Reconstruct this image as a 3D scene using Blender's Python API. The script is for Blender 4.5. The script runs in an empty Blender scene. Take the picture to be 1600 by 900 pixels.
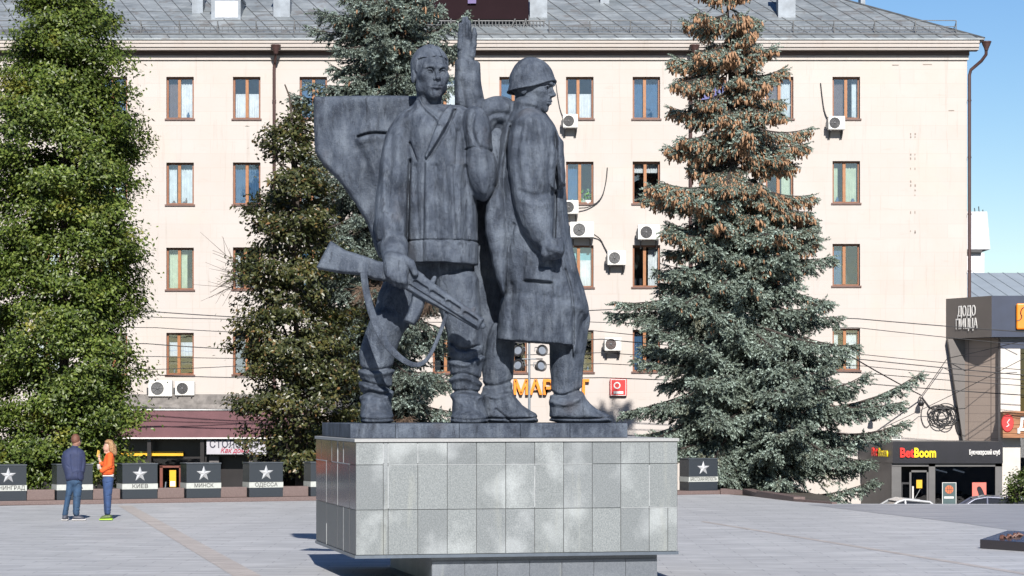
import bpy, bmesh, math, random
import numpy as np
from mathutils import Vector, Matrix
R = math.radians
sc = bpy.context.scene
col = sc.collection

# ------------------------------------------------------------------ camera
F = 3800.0          # focal length in pixels of the 1600-wide photograph
EYE = 2.3           # eye height above the plaza
CX, HY = 800.0, 640.0
cam = bpy.data.objects.new('camera', bpy.data.cameras.new('camera'))
col.objects.link(cam)
cam.location = (0, 0, EYE)
cam.rotation_euler = (R(90), 0, 0)
cam.data.sensor_width = 36.0
cam.data.lens = 36.0 * F / 1600.0
cam.data.shift_y = (HY - 450.0) / 1600.0
cam.data.clip_start = 0.5
cam.data.clip_end = 5000
sc.camera = cam

# ------------------------------------------------------------------ light
SUN_EL, SUN_AZ = 33.0, 7.0        # azimuth: degrees to the right of straight behind the camera
wd = bpy.data.worlds.new('World')
sc.world = wd
wd.use_nodes = True
nt = wd.node_tree
sky = nt.nodes.new('ShaderNodeTexSky')
sky.sky_type = 'NISHITA'
sky.sun_disc = False
sky.sun_elevation = R(SUN_EL)
sky.sun_rotation = R(180 - SUN_AZ)
sky.altitude = 400
sky.air_density = 1.0
sky.dust_density = 0.3
sky.ozone_density = 2.0
hs = nt.nodes.new('ShaderNodeHueSaturation')
hs.inputs['Saturation'].default_value = 1.30
hs.inputs['Hue'].default_value = 0.510
nt.links.new(sky.outputs[0], hs.inputs['Color'])
nt.links.new(hs.outputs[0], nt.nodes['Background'].inputs[0])
nt.nodes['Background'].inputs[1].default_value = 0.056
sun = bpy.data.objects.new('sun', bpy.data.lights.new('sun', 'SUN'))
col.objects.link(sun)
sun.data.energy = 5.0
sun.data.angle = R(0.5)
sun.data.color = (1.0, 0.95, 0.89)
sd = Vector((math.sin(R(SUN_AZ)) * math.cos(R(SUN_EL)), -math.cos(R(SUN_AZ)) * math.cos(R(SUN_EL)), math.sin(R(SUN_EL))))
sun.rotation_euler = sd.to_track_quat('Z', 'Y').to_euler()
sun.location = (8, -40, 40)
sc.view_settings.view_transform = 'Standard'
sc.view_settings.look = 'None'
sc.view_settings.exposure = 1.02
sc.view_settings.gamma = 1.0
sc.view_settings.use_curve_mapping = False

# ------------------------------------------------------------------ helpers
def W(px, py, Y):
    """world point seen at a pixel of the photograph when it stands Y metres away"""
    return Vector(((px - CX) / F * Y, Y, EYE - (py - HY) / F * Y))
def G(px, py, z=0.0):
    """point of the horizontal plane z seen at that pixel"""
    return W(px, py, (EYE - z) * F / (py - HY))

def tag(o, label=None, cat=None, group=None, kind=None):
    if label: o['label'] = label
    if cat: o['category'] = cat
    if group: o['group'] = group
    if kind: o['kind'] = kind
    return o

def empty(name, loc=(0, 0, 0), rz=0.0, parent=None):
    o = bpy.data.objects.new(name, None)
    col.objects.link(o)
    o.location = loc
    o.rotation_euler = (0, 0, rz)
    o.empty_display_size = 0.2
    if parent: o.parent = parent
    return o

def link_mesh(name, me, mats=None, parent=None, smooth=False):
    o = bpy.data.objects.new(name, me)
    col.objects.link(o)
    for m in (mats if isinstance(mats, (list, tuple)) else [mats] if mats else []):
        me.materials.append(m)
    if parent: o.parent = parent
    if smooth: me.polygons.foreach_set('use_smooth', [True] * len(me.polygons))
    return o

def copy_tree(o, parent=None):
    c = o.copy()
    col.objects.link(c)
    if parent: c.parent = parent
    for ch in list(o.children):
        copy_tree(ch, c)
    return c

class MB:
    """collects shapes for ONE mesh object"""
    def __init__(self):
        self.v = []; self.f = []; self.m = []; self.s = []
    def add(self, vs, fs, mi=0, smooth=False, M=None):
        b = len(self.v)
        for p in vs:
            p = Vector(p)
            self.v.append(tuple(M @ p if M else p))
        for q in fs:
            self.f.append(tuple(i + b for i in q)); self.m.append(mi); self.s.append(smooth)
        return self
    def box(self, x0, x1, y0, y1, z0, z1, mi=0, M=None):
        vs = [(x, y, z) for z in (z0, z1) for y in (y0, y1) for x in (x0, x1)]
        fs = [(0, 2, 3, 1), (4, 5, 7, 6), (0, 1, 5, 4), (2, 6, 7, 3), (0, 4, 6, 2), (1, 3, 7, 5)]
        return self.add(vs, fs, mi, False, M)
    def prism(self, poly, y0, y1, mi=0, M=None, bottom=True):
        """poly in x,z, extruded along y"""
        n = len(poly)
        a = sum(poly[i][0] * poly[(i + 1) % n][1] - poly[(i + 1) % n][0] * poly[i][1] for i in range(n))
        if a < 0: poly = poly[::-1]
        vs = [(x, y0, z) for x, z in poly] + [(x, y1, z) for x, z in poly]
        fs = [tuple(range(n)), tuple(range(2 * n - 1, n - 1, -1))]
        fs += [((i + 1) % n, i, i + n, (i + 1) % n + n) for i in range(n)]
        return self.add(vs, fs, mi, False, M)
    def tube(self, pts, r, n=8, mi=0, caps=True, smooth=True, M=None):
        pts = [Vector(p) for p in pts]
        rs = r if isinstance(r, (list, tuple)) else [r] * len(pts)
        vs, fs = [], []
        prev = None
        for i, p in enumerate(pts):
            t = (pts[min(i + 1, len(pts) - 1)] - pts[max(i - 1, 0)]).normalized()
            if prev is None:
                a = Vector((0, 0, 1)) if abs(t.z) < .9 else Vector((1, 0, 0))
                u = t.cross(a).normalized()
            else:
                u = (prev - t * prev.dot(t)).normalized()
            prev = u
            w = t.cross(u)
            for k in range(n):
                a = 2 * math.pi * k / n
                vs.append(p + (u * math.cos(a) + w * math.sin(a)) * rs[i])
        for i in range(len(pts) - 1):
            for k in range(n):
                k2 = (k + 1) % n
                fs.append((i * n + k, i * n + k2, (i + 1) * n + k2, (i + 1) * n + k))
        self.add(vs, fs, mi, smooth, M)
        if caps:
            self.add(vs[:n], [tuple(range(n - 1, -1, -1))], mi, False, M)
            self.add(vs[-n:], [tuple(range(n))], mi, False, M)
        return self
    def lathe(self, prof, n=24, mi=0, M=None, smooth=True):
        """prof: list of r,z about the z axis"""
        vs = [(r * math.cos(2 * math.pi * k / n), r * math.sin(2 * math.pi * k / n), z) for r, z in prof for k in range(n)]
        fs = [(i * n + k, i * n + (k + 1) % n, (i + 1) * n + (k + 1) % n, (i + 1) * n + k) for i in range(len(prof) - 1) for k in range(n)]
        return self.add(vs, fs, mi, smooth, M)
    def build(self, name, mats, parent=None, bevel=0.0, seg=2):
        me = bpy.data.meshes.new(name)
        me.from_pydata(self.v, [], self.f)
        me.polygons.foreach_set('material_index', self.m)
        me.polygons.foreach_set('use_smooth', self.s)
        me.update()
        o = link_mesh(name, me, mats, parent)
        if bevel:
            b = o.modifiers.new('bevel', 'BEVEL')
            b.width = bevel; b.segments = seg; b.limit_method = 'ANGLE'; b.angle_limit = R(40)
        return o

def mesh_np(name, V, Fq, mats=None, parent=None, smooth=False, mi=None):
    """mesh from numpy arrays; Fq is (n,3) or (n,4)"""
    me = bpy.data.meshes.new(name)
    k = Fq.shape[1]
    me.vertices.add(len(V)); me.vertices.foreach_set('co', np.ascontiguousarray(V, dtype=np.float32).ravel())
    me.loops.add(Fq.size); me.loops.foreach_set('vertex_index', np.ascontiguousarray(Fq, dtype=np.int32).ravel())
    me.polygons.add(len(Fq)); me.polygons.foreach_set('loop_start', np.arange(0, Fq.size, k, dtype=np.int32))
    if smooth: me.polygons.foreach_set('use_smooth', np.ones(len(Fq), dtype=bool))
    if mi is not None: me.polygons.foreach_set('material_index', mi.astype(np.int32))
    me.update(calc_edges=True)
    return link_mesh(name, me, mats, parent)

def text_mesh(name, body, size, mat, parent=None, loc=(0, 0, 0), rot=(R(90), 0, 0), depth=0.01, bold=0.0, align='CENTER', width=None, shear=0.0):
    """lettering as a mesh; stands in the x,z plane facing -y; width squeezes it to a given width"""
    cu = bpy.data.curves.new(name, 'FONT')
    cu.body = body; cu.size = size; cu.align_x = align; cu.align_y = 'CENTER'
    cu.extrude = depth / 2; cu.offset = bold; cu.shear = shear; cu.resolution_u = 3
    to = bpy.data.objects.new(name, cu)
    col.objects.link(to)
    dg = bpy.context.evaluated_depsgraph_get()
    me = bpy.data.meshes.new_from_object(to.evaluated_get(dg))
    bpy.data.objects.remove(to); bpy.data.curves.remove(cu)
    me.name = name
    me.materials.clear()
    n = len(me.vertices)
    co = np.zeros(n * 3, dtype=np.float32); me.vertices.foreach_get('co', co); co = co.reshape(-1, 3)
    if width and n:
        w = co[:, 0].max() - co[:, 0].min()
        co[:, 0] *= width / w
        me.vertices.foreach_set('co', co.ravel())
    o = link_mesh(name, me, mat, parent)
    o.location = loc; o.rotation_euler = rot
    return o

# ------------------------------------------------------------------ materials
def _new(name):
    m = bpy.data.materials.new(name)
    m.use_nodes = True
    return m, m.node_tree, m.node_tree.nodes['Principled BSDF']

def ramp(nt, fac, stops, interp='LINEAR'):
    r = nt.nodes.new('ShaderNodeValToRGB')
    e = r.color_ramp.elements
    while len(e) < len(stops): e.new(0.5)
    for i, (p, c) in enumerate(stops):
        e[i].position = p
        e[i].color = tuple(c) + (1,) if not isinstance(c, (int, float)) else (c, c, c, 1)
    r.color_ramp.interpolation = interp
    nt.links.new(fac, r.inputs[0])
    return r.outputs[0]

def coords(nt, scale=(1, 1, 1), kind='Object', rot=(0, 0, 0)):
    tc = nt.nodes.new('ShaderNodeTexCoord')
    mp = nt.nodes.new('ShaderNodeMapping')
    mp.inputs['Scale'].default_value = scale
    mp.inputs['Rotation'].default_value = rot
    nt.links.new(tc.outputs[kind], mp.inputs[0])
    return mp.outputs[0]

def noise(nt, vec, scale, detail=5, rough=0.55, out=0):
    n = nt.nodes.new('ShaderNodeTexNoise')
    n.inputs['Scale'].default_value = scale
    n.inputs['Detail'].default_value = detail
    n.inputs['Roughness'].default_value = rough
    nt.links.new(vec, n.inputs['Vector'])
    return n.outputs[out]

def mix(nt, fac, a, b, mode='MIX'):
    m = nt.nodes.new('ShaderNodeMix')
    m.data_type = 'RGBA'; m.blend_type = mode
    for s, v in ((m.inputs[0], fac), (m.inputs[6], a), (m.inputs[7], b)):
        if hasattr(v, 'node'): nt.links.new(v, s)
        elif isinstance(v, (int, float)): s.default_value = v
        else: s.default_value = tuple(v) + (1,)
    return m.outputs[2]

def bump(nt, bs, h, strength, dist=0.02, prev=None):
    b = nt.nodes.new('ShaderNodeBump')
    b.inputs['Strength'].default_value = strength
    b.inputs['Distance'].default_value = dist
    nt.links.new(h, b.inputs['Height'])
    if prev: nt.links.new(prev, b.inputs['Normal'])
    if bs: nt.links.new(b.outputs[0], bs.inputs['Normal'])
    return b.outputs[0]

def pbr(name, c, rough=0.6, var=0.25, scale=4.0, bmp=0.15, bscale=60.0, metal=0.0, spec=0.5, c2=None, emit=None):
    m, nt, bs = _new(name)
    v = coords(nt)
    c2 = c2 or tuple(x * (1 - var) for x in c)
    f = noise(nt, v, scale)
    colr = ramp(nt, f, [(0.3, c2), (0.65, c)])
    nt.links.new(colr, bs.inputs['Base Color'])
    bs.inputs['Roughness'].default_value = rough
    bs.inputs['Metallic'].default_value = metal
    bs.inputs['Specular IOR Level'].default_value = spec
    if bmp: bump(nt, bs, noise(nt, v, bscale, 3), bmp)
    if emit:
        nt.links.new(colr, bs.inputs['Emission Color'])
        bs.inputs['Emission Strength'].default_value = emit
    return m
# ------------------------------------------------------------------ sculpting: signed distance fields -> one continuous surface
def poly_sdf(P, X, Yv):
    """signed distance to polygon P (n,2) on broadcastable arrays X,Y (negative inside)"""
    P = np.asarray(P, dtype=np.float32)
    d = np.full(np.broadcast(X, Yv).shape, 1e9, dtype=np.float32)
    s = np.ones(d.shape, dtype=np.float32)
    n = len(P)
    for i in range(n):
        a = P[i]; b = P[i - 1]
        e = b - a
        wx = X - a[0]; wy = Yv - a[1]
        t = np.clip((wx * e[0] + wy * e[1]) / max(float(e @ e), 1e-9), 0, 1)
        dx = wx - e[0] * t; dy = wy - e[1] * t
        d = np.minimum(d, dx * dx + dy * dy)
        c1 = Yv >= a[1]; c2 = Yv < b[1]; c3 = e[0] * wy > e[1] * wx
        flip = (c1 & c2 & c3) | (~c1 & ~c2 & ~c3)
        s = np.where(flip, -s, s)
    return s * np.sqrt(d)

def line_dist(P, X, Yv):
    d = np.full(np.broadcast(X, Yv).shape, 1e9, dtype=np.float32)
    P = np.asarray(P, dtype=np.float32)
    for a, b in zip(P[:-1], P[1:]):
        e = b - a
        wx = X - a[0]; wy = Yv - a[1]
        t = np.clip((wx * e[0] + wy * e[1]) / max(float(e @ e), 1e-9), 0, 1)
        d = np.minimum(d, (wx - e[0] * t) ** 2 + (wy - e[1] * t) ** 2)
    return np.sqrt(d)

def chaikin(P, it=2, closed=True):
    P = np.asarray(P, dtype=np.float64)
    for _ in range(it):
        Q = np.roll(P, -1, 0) if closed else P[1:]
        A = P if closed else P[:-1]
        N = np.empty((2 * len(A), P.shape[1]))
        N[0::2] = .75 * A + .25 * Q
        N[1::2] = .25 * A + .75 * Q
        if not closed: N = np.vstack([P[:1], N, P[-1:]])
        P = N
    return P

class Field:
    """u right, v up, w away; units are whatever the caller likes"""
    def __init__(self, lo, hi, h):
        self.lo = np.array(lo, dtype=np.float64); self.h = h
        self.n = np.ceil((np.array(hi) - self.lo) / h).astype(int) + 1
        self.a = np.full(self.n, 40.0, dtype=np.float32)
        self.ax = [(self.lo[i] + h * np.arange(self.n[i])).astype(np.float32) for i in range(3)]
    def sl(self, lo, hi):
        r = []
        for i in range(3):
            a = max(0, int(math.floor((lo[i] - self.lo[i]) / self.h)))
            b = min(int(self.n[i]), int(math.ceil((hi[i] - self.lo[i]) / self.h)) + 1)
            r.append(slice(a, max(a, b)))
        return tuple(r)
    def grid(self, s):
        return (self.ax[0][s[0]][:, None, None], self.ax[1][s[1]][None, :, None], self.ax[2][s[2]][None, None, :])
    def put(self, s, f, k, sub=False):
        a = self.a[s]
        if sub:
            b = -f
            if k > 0:
                h = np.clip(.5 - .5 * (a - b) / k, 0, 1)
                self.a[s] = a + (b - a) * h + k * h * (1 - h)
            else: self.a[s] = np.maximum(a, b)
        else:
            if k > 0:
                h = np.clip(.5 + .5 * (a - f) / k, 0, 1)
                self.a[s] = a + (f - a) * h - k * h * (1 - h)
            else: self.a[s] = np.minimum(a, f)
    def cone(self, a, b, ra, rb, k=4, sub=False, sq=(1, 1, 1)):
        """capsule with a radius at each end; sq squeezes space"""
        a = np.array(a, float); b = np.array(b, float)
        m = max(ra, rb) / min(sq) + k + 3 * self.h
        s = self.sl(np.minimum(a, b) - m, np.maximum(a, b) + m)
        X, Y, Z = self.grid(s)
        if X.size == 0 or Y.size == 0 or Z.size == 0: return self
        e = (b - a) * np.array(sq)
        px = (X - a[0]) * sq[0]; py = (Y - a[1]) * sq[1]; pz = (Z - a[2]) * sq[2]
        t = np.clip((px * e[0] + py * e[1] + pz * e[2]) / max(float(e @ e), 1e-9), 0, 1)
        f = np.sqrt((px - e[0] * t) ** 2 + (py - e[1] * t) ** 2 + (pz - e[2] * t) ** 2) - (ra + (rb - ra) * t)
        self.put(s, f.astype(np.float32), k, sub)
        return self
    def chain(self, pts, k=4, sub=False, sq=(1, 1, 1)):
        for p, q in zip(pts[:-1], pts[1:]): self.cone(p[:3], q[:3], p[3], q[3], k, sub, sq)
        return self
    def ell(self, c, r, k=4, sub=False, M=None):
        c = np.array(c, float); r = np.array(r, float)
        m = (max(r) if M is not None else r) + k + 3 * self.h
        s = self.sl(c - m, c + m)
        X, Y, Z = self.grid(s)
        if X.size == 0 or Y.size == 0 or Z.size == 0: return self
        X = X - c[0]; Y = Y - c[1]; Z = Z - c[2]
        if M is not None:
            X, Y, Z = (M[i][0] * X + M[i][1] * Y + M[i][2] * Z for i in range(3))
        k0 = np.sqrt((X / r[0]) ** 2 + (Y / r[1]) ** 2 + (Z / r[2]) ** 2)
        k1 = np.sqrt((X / r[0] ** 2) ** 2 + (Y / r[1] ** 2) ** 2 + (Z / r[2] ** 2) ** 2)
        f = k0 * (k0 - 1) / np.maximum(k1, 1e-6)
        self.put(s, f.astype(np.float32), k, sub)
        return self
    def mesh(self):
        """surface nets"""
        A = self.a
        ins = A < 0
        c = np.zeros(np.array(A.shape) - 1, dtype=np.int8)
        for i in (0, 1):
            for j in (0, 1):
                for k in (0, 1):
                    c += ins[i:A.shape[0] - 1 + i, j:A.shape[1] - 1 + j, k:A.shape[2] - 1 + k]
        act = (c > 0) & (c < 8)
        idx = np.argwhere(act)
        off = np.array([(i, j, k) for i in (0, 1) for j in (0, 1) for k in (0, 1)])
        val = np.stack([A[idx[:, 0] + o[0], idx[:, 1] + o[1], idx[:, 2] + o[2]] for o in off], 1)
        S = np.zeros((len(idx), 3)); N = np.zeros(len(idx))
        for a in range(8):
            for b in range(a + 1, 8):
                if abs(off[a] - off[b]).sum() != 1: continue
                va, vb = val[:, a], val[:, b]
                x = (va < 0) != (vb < 0)
                t = np.where(x, va / np.where(x, va - vb, 1), 0)
                S += np.where(x[:, None], off[a] + t[:, None] * (off[b] - off[a]), 0)
                N += x
        V = (idx + S / N[:, None]) * self.h + self.lo
        im = np.full(c.shape, -1, dtype=np.int32)
        im[act] = np.arange(len(idx))
        quads = []
        for ax in range(3):
            o1, o2 = [(1, 2), (2, 0), (0, 1)][ax]
            sa = [slice(None)] * 3; sb = [slice(None)] * 3
            sa[ax] = slice(0, A.shape[ax] - 1); sb[ax] = slice(1, A.shape[ax])
            x = ins[tuple(sa)] != ins[tuple(sb)]
            e = np.argwhere(x)
            e = e[(e[:, o1] > 0) & (e[:, o2] > 0) & (e[:, o1] < A.shape[o1] - 1) & (e[:, o2] < A.shape[o2] - 1)]
            d1 = np.zeros(3, int); d1[o1] = 1
            d2 = np.zeros(3, int); d2[o2] = 1
            g = lambda p: im[p[:, 0], p[:, 1], p[:, 2]]
            q = np.stack([g(e - d1 - d2), g(e - d2), g(e), g(e - d1)], 1)
            neg = ins[e[:, 0], e[:, 1], e[:, 2]]
            q[~neg] = q[~neg][:, ::-1]
            quads.append(q)
        Q = np.vstack(quads)
        Q = Q[(Q >= 0).all(1)]
        return V, Q

class Clay(Field):
    """a field whose shapes are placed by where they appear in the photograph (px,py) and how far in front of or behind a base distance (d, in pixels)"""
    def __init__(self, Y0, px0, px1, py0, py1, d0, d1, h):
        self.Y0 = Y0; self.K = Y0 / F; self.gain = 1.0
        a = self.q(px0, py1, 0); b = self.q(px1, py0, 0)
        super().__init__((a[0] - 12, a[1] - 12, d0), (b[0] + 12, b[1] + 12, d1), h)
    def q(self, px, py, d=0.0):
        s = 1 + d / F
        return np.array([(px - CX) * s, EYE / self.K - (py - HY) * s, d])
    def Q(self, pts):
        return [tuple(self.q(p[0], p[1], p[2])) + (p[3],) for p in pts]
    def limb(self, pts, k=6, sub=False, sq=(1, 1, 1)):
        return self.chain(self.Q(pts), k, sub, sq)
    def ball(self, px, py, d, r, k=6, sub=False, M=None):
        return self.ell(self.q(px, py, d), r, k, sub, M)
    def puff(self, poly, d=0.0, T=30.0, Rr=25.0, k=6.0, ax=0.0, ay=0.0, sub=False, smooth=2, curve=None):
        """an outline swelled into a rounded body: T half thickness, Rr how far from the rim it reaches full thickness"""
        P = chaikin(poly, smooth) if smooth else np.asarray(poly, float)
        x0, x1, y0, y1 = P[:, 0].min(), P[:, 0].max(), P[:, 1].min(), P[:, 1].max()
        mx, my = (x0 + x1) / 2, (y0 + y1) / 2
        sp = abs(ax) * (x1 - x0) / 2 + abs(ay) * (y1 - y0) / 2
        if curve: sp += 60
        m = k + 4 * self.h
        lo = self.q(x0, y1, d); hi = self.q(x1, y0, d)
        s = self.sl((lo[0] - m, lo[1] - m, d - sp - T - m), (hi[0] + m, hi[1] + m, d + sp + T + m))
        X, Y, Z = self.grid(s)
        if X.size == 0 or Y.size == 0 or Z.size == 0: return self
        sc_ = 1 + d / F
        U = X / sc_ + CX; Vv = HY - (Y - EYE / self.K) / sc_
        sd_ = poly_sdf(P, U[:, :, 0], Vv[:, :, 0])[:, :, None]
        wc = d + ax * (U - mx) + ay * (Vv - my)
        if curve: wc = wc + curve(U, Vv)
        f = (np.hypot(np.maximum(1 + sd_ / Rr, 0), np.abs(Z - wc) / T) - 1) * min(Rr, T)
        self.put(s, f.astype(np.float32), k, sub)
        return self
    def _uv(self, d):
        sc_ = 1 + d / F
        U = (self.ax[0] / sc_ + CX)[:, None]; Vv = (HY - (self.ax[1] - EYE / self.K) / sc_)[None, :]
        return U, Vv
    def stroke(self, pts, w, t, d=-40, taper=True, zmax=None):
        """groove (t>0) or ridge (t<0) along a line drawn on the front"""
        U, Vv = self._uv(d)
        P = chaikin(pts, 2, closed=False)
        D = t * self.gain * np.exp(-(line_dist(P, U, Vv) / w) ** 2)
        if zmax is None: self.a += D[:, :, None].astype(np.float32)
        else:
            n = int((zmax - self.lo[2]) / self.h)
            self.a[:, :, :n] += D[:, :, None].astype(np.float32)
        return self
    def raised(self, poly, t, d=-40, soft=1.5, zmax=None):
        """lifts the surface inside an outline: flaps, bands, lapels"""
        U, Vv = self._uv(d)
        s_ = poly_sdf(np.asarray(poly, float), U, Vv)
        D = -t * np.clip(.5 - s_ / soft, 0, 1)
        n = self.a.shape[2] if zmax is None else int((zmax - self.lo[2]) / self.h)
        self.a[:, :, :n] += D[:, :, None].astype(np.float32)
        return self
    def cut(self, poly, smooth=0, d=0):
        """removes everything inside an outline, right through"""
        U, Vv = self._uv(d)
        P = chaikin(poly, smooth) if smooth else np.asarray(poly, float)
        self.a = np.maximum(self.a, -poly_sdf(P, U, Vv)[:, :, None].astype(np.float32))
        return self
    def wob(self, amp, lam, seed=1):
        """gentle hand-modelled unevenness"""
        rng = np.random.default_rng(seed)
        X, Y, Z = (a.astype(np.float32) for a in np.ogrid[0:self.n[0], 0:self.n[1], 0:self.n[2]])
        for i in range(5):
            kx, ky, kz = rng.normal(size=3) * self.h * 6.28 / (lam * (0.6 + .5 * i)) * .6
            p, q, r = rng.uniform(0, 6.28, 3)
            self.a += (amp * .45 * (np.sin(kx * X + p) * np.sin(ky * Y + q) * np.sin(kz * Z + r))).astype(np.float32)
        return self
    def world(self):
        V, Q = self.mesh()
        V = V * self.K
        V = np.stack([V[:, 0], V[:, 2] + self.Y0, V[:, 1]], 1)
        return V, Q[:, ::-1]

def join_np(parts):
    Vs, Qs, b = [], [], 0
    for V, Q in parts:
        Vs.append(V); Qs.append(Q + b); b += len(V)
    return np.vstack(Vs), np.vstack(Qs)
# ------------------------------------------------------------------ ground
def flat(name, pts, z, mat, z0=None):
    """a level sheet; with z0 a solid block down to z0"""
    mb = MB()
    n = len(pts)
    top = [(p[0], p[1], z) for p in pts]
    a = sum(top[i][0] * top[(i + 1) % n][1] - top[(i + 1) % n][0] * top[i][1] for i in range(n))
    if a < 0: top = top[::-1]
    mb.add(top, [tuple(range(n))])
    if z0 is not None:
        vs = top + [(p[0], p[1], z0) for p in top]
        mb.add(vs, [(i, i + n, (i + 1) % n + n, (i + 1) % n) for i in range(n)])
    o = mb.build(name, mat)
    o['kind'] = 'structure'
    return o

def paving_mat(name, a, b, bw=.60, bh=.22, rot=0.0, joint=(.23, .235, .25)):
    m, nt, bs = _new(name)
    v = coords(nt, (1, 1, 1), rot=(0, 0, rot))
    br = nt.nodes.new('ShaderNodeTexBrick')
    nt.links.new(v, br.inputs['Vector'])
    br.inputs['Scale'].default_value = 1.0
    br.inputs['Brick Width'].default_value = bw
    br.inputs['Row Height'].default_value = bh
    br.inputs['Mortar Size'].default_value = .008
    br.inputs['Mortar Smooth'].default_value = .1
    br.inputs['Color1'].default_value = a + (1,)
    br.inputs['Color2'].default_value = b + (1,)
    br.inputs['Mortar'].default_value = joint + (1,)
    br.inputs['Bias'].default_value = 0.1
    n1 = noise(nt, v, .35, 5, .6)
    c = mix(nt, ramp(nt, n1, [(.35, 0.0), (.75, .55)]), br.outputs[0], tuple(x * .80 for x in a))
    vv = coords(nt, (.5, 3.0, 1), rot=(0, 0, rot))
    n2 = noise(nt, vv, 1.2, 6, .7)
    c = mix(nt, ramp(nt, n2, [(.48, 0.0), (.66, .85)]), c, tuple(min(1, x * 1.30) for x in b))
    n3 = noise(nt, vv, 2.1, 6, .7)
    c = mix(nt, ramp(nt, n3, [(.50, 0.0), (.70, .75)]), c, tuple(x * .66 for x in a))
    nt.links.new(c, bs.inputs['Base Color'])
    nt.links.new(ramp(nt, n2, [(.3, .62), (.8, .42)]), bs.inputs['Roughness'])
    bump(nt, bs, br.outputs['Fac'], -.25, .01)
    return m

M = {}
def build_ground():
    asphalt = pbr('asphalt', (.058, .058, .060), .85, .35, .8, .3, 90)
    soil = pbr('soil', (.075, .060, .042), .95, .5, 3, .5, 30)
    flat('street_ground', [(-1500, -300), (1500, -300), (1500, 2500), (-1500, 2500)], -1.75, asphalt)
    pave = paving_mat('grey_paving', (.405, .413, .426), (.478, .486, .498), .9, .45, 0.0, (.20, .205, .215))
    edge = [G(-300, 796), G(15, 790), G(415, 782.5), G(1130, 772), G(1180, 776), G(1240, 783), G(1300, 787), G(1900, 788)]
    flat('plaza_paving', [(-40, -25)] + [(p.x, p.y) for p in edge] + [(40, 59), (40, -25)], 0.0, pave, -1.7)
    dark = paving_mat('darker_plaza_area', (.275, .282, .305), (.325, .332, .355))
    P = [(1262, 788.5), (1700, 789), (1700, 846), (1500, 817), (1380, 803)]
    flat('darker_plaza_area', [tuple(G(*p).xy) for p in P], .004, dark)  # darker toned area laid over the right of the plaza
    tan = paving_mat('tan_paving', (.43, .395, .37), (.48, .44, .415), .3, .15, 1.1, (.34, .29, .25))
    for a in ([(184, 790), (206, 790), (418, 905), (372, 905)], [(1095, 815.4), (1099, 814.4), (1650, 903), (1642, 905)]):
        flat('tan_paving_strip', [tuple(G(*p).xy) for p in a], .003, tan)
    e2 = [G(-300, 793), G(15, 788), G(415, 780.5), G(1130, 770.5), G(1180, 774.5), G(1240, 781.5), G(1300, 786)]
    flat('planting_bed', [(p.x, p.y) for p in e2] + [(8.6, 66), (8.4, 71), (-26, 71), (-26, 62)], -.06, soil, -1.74)

# ------------------------------------------------------------------ the long building
BY = 90.0
S = F / BY
def bx(px): return (px - CX) / S
def bz(py): return EYE + (HY - py) / S

def wall_mat():
    m, nt, bs = _new('cream_render')
    v = coords(nt)
    tc = nt.nodes.new('ShaderNodeSeparateXYZ'); nt.links.new(v, tc.inputs[0])
    cb = nt.nodes.new('ShaderNodeCombineXYZ')
    nt.links.new(tc.outputs[0], cb.inputs[0]); nt.links.new(tc.outputs[2], cb.inputs[1])
    br = nt.nodes.new('ShaderNodeTexBrick')
    nt.links.new(cb.outputs[0], br.inputs['Vector'])
    br.inputs['Scale'].default_value = 1.0
    br.inputs['Brick Width'].default_value = 2.48
    br.inputs['Row Height'].default_value = .52
    br.inputs['Mortar Size'].default_value = .009
    br.inputs['Color1'].default_value = (.520, .482, .452, 1)
    br.inputs['Color2'].default_value = (.500, .462, .432, 1)
    br.inputs['Mortar'].default_value = (.475, .428, .392, 1)
    n1 = noise(nt, v, .6, 5, .6)
    c = mix(nt, ramp(nt, n1, [(.4, 0.0), (.75, .6)]), br.outputs[0], (.49, .425, .375))
    vs = coords(nt, (.35, 1, 2.2))
    n2 = noise(nt, vs, 2.6, 6, .75)
    c = mix(nt, ramp(nt, n2, [(.58, 0.0), (.74, .55)]), c, (.435, .375, .33))
    n3 = noise(nt, coords(nt, (3, 1, .25)), 1.4, 5, .7)
    c = mix(nt, ramp(nt, n3, [(.60, 0.0), (.78, .35)]), c, (.39, .34, .30))
    n5 = noise(nt, coords(nt, (.5, 1, .8)), .55, 4, .55)
    c = mix(nt, ramp(nt, n5, [(.56, 0.0), (.60, .28)]), c, (.545, .475, .41))
    n6 = noise(nt, coords(nt, (2.6, 1, .14)), 1.9, 6, .75)
    c = mix(nt, ramp(nt, n6, [(.56, 0.0), (.72, .65)]), c, (.37, .325, .285))
    nt.links.new(c, bs.inputs['Base Color'])
    bs.inputs['Roughness'].default_value = .85
    b1 = bump(nt, None, br.outputs['Fac'], -.3, .008)
    bump(nt, bs, noise(nt, v, 45, 4), .12, .01, b1)
    return m

def glass_mat(name, tint=(.72, .78, .80), gloss=.30):
    m = bpy.data.materials.new(name); m.use_nodes = True
    nt = m.node_tree
    for n in list(nt.nodes):
        if n.type != 'OUTPUT_MATERIAL': nt.nodes.remove(n)
    out = [n for n in nt.nodes][0]
    t = nt.nodes.new('ShaderNodeBsdfTransparent'); t.inputs[0].default_value = tint + (1,)
    g = nt.nodes.new('ShaderNodeBsdfGlossy'); g.inputs['Roughness'].default_value = .02
    v = coords(nt)
    bmp = bump(nt, None, noise(nt, v, 1.6, 2), .06, .05)
    nt.links.new(bmp, g.inputs['Normal'])
    x = nt.nodes.new('ShaderNodeMixShader'); x.inputs[0].default_value = gloss
    nt.links.new(t.outputs[0], x.inputs[1]); nt.links.new(g.outputs[0], x.inputs[2])
    nt.links.new(x.outputs[0], out.inputs[0])
    return m

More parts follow.
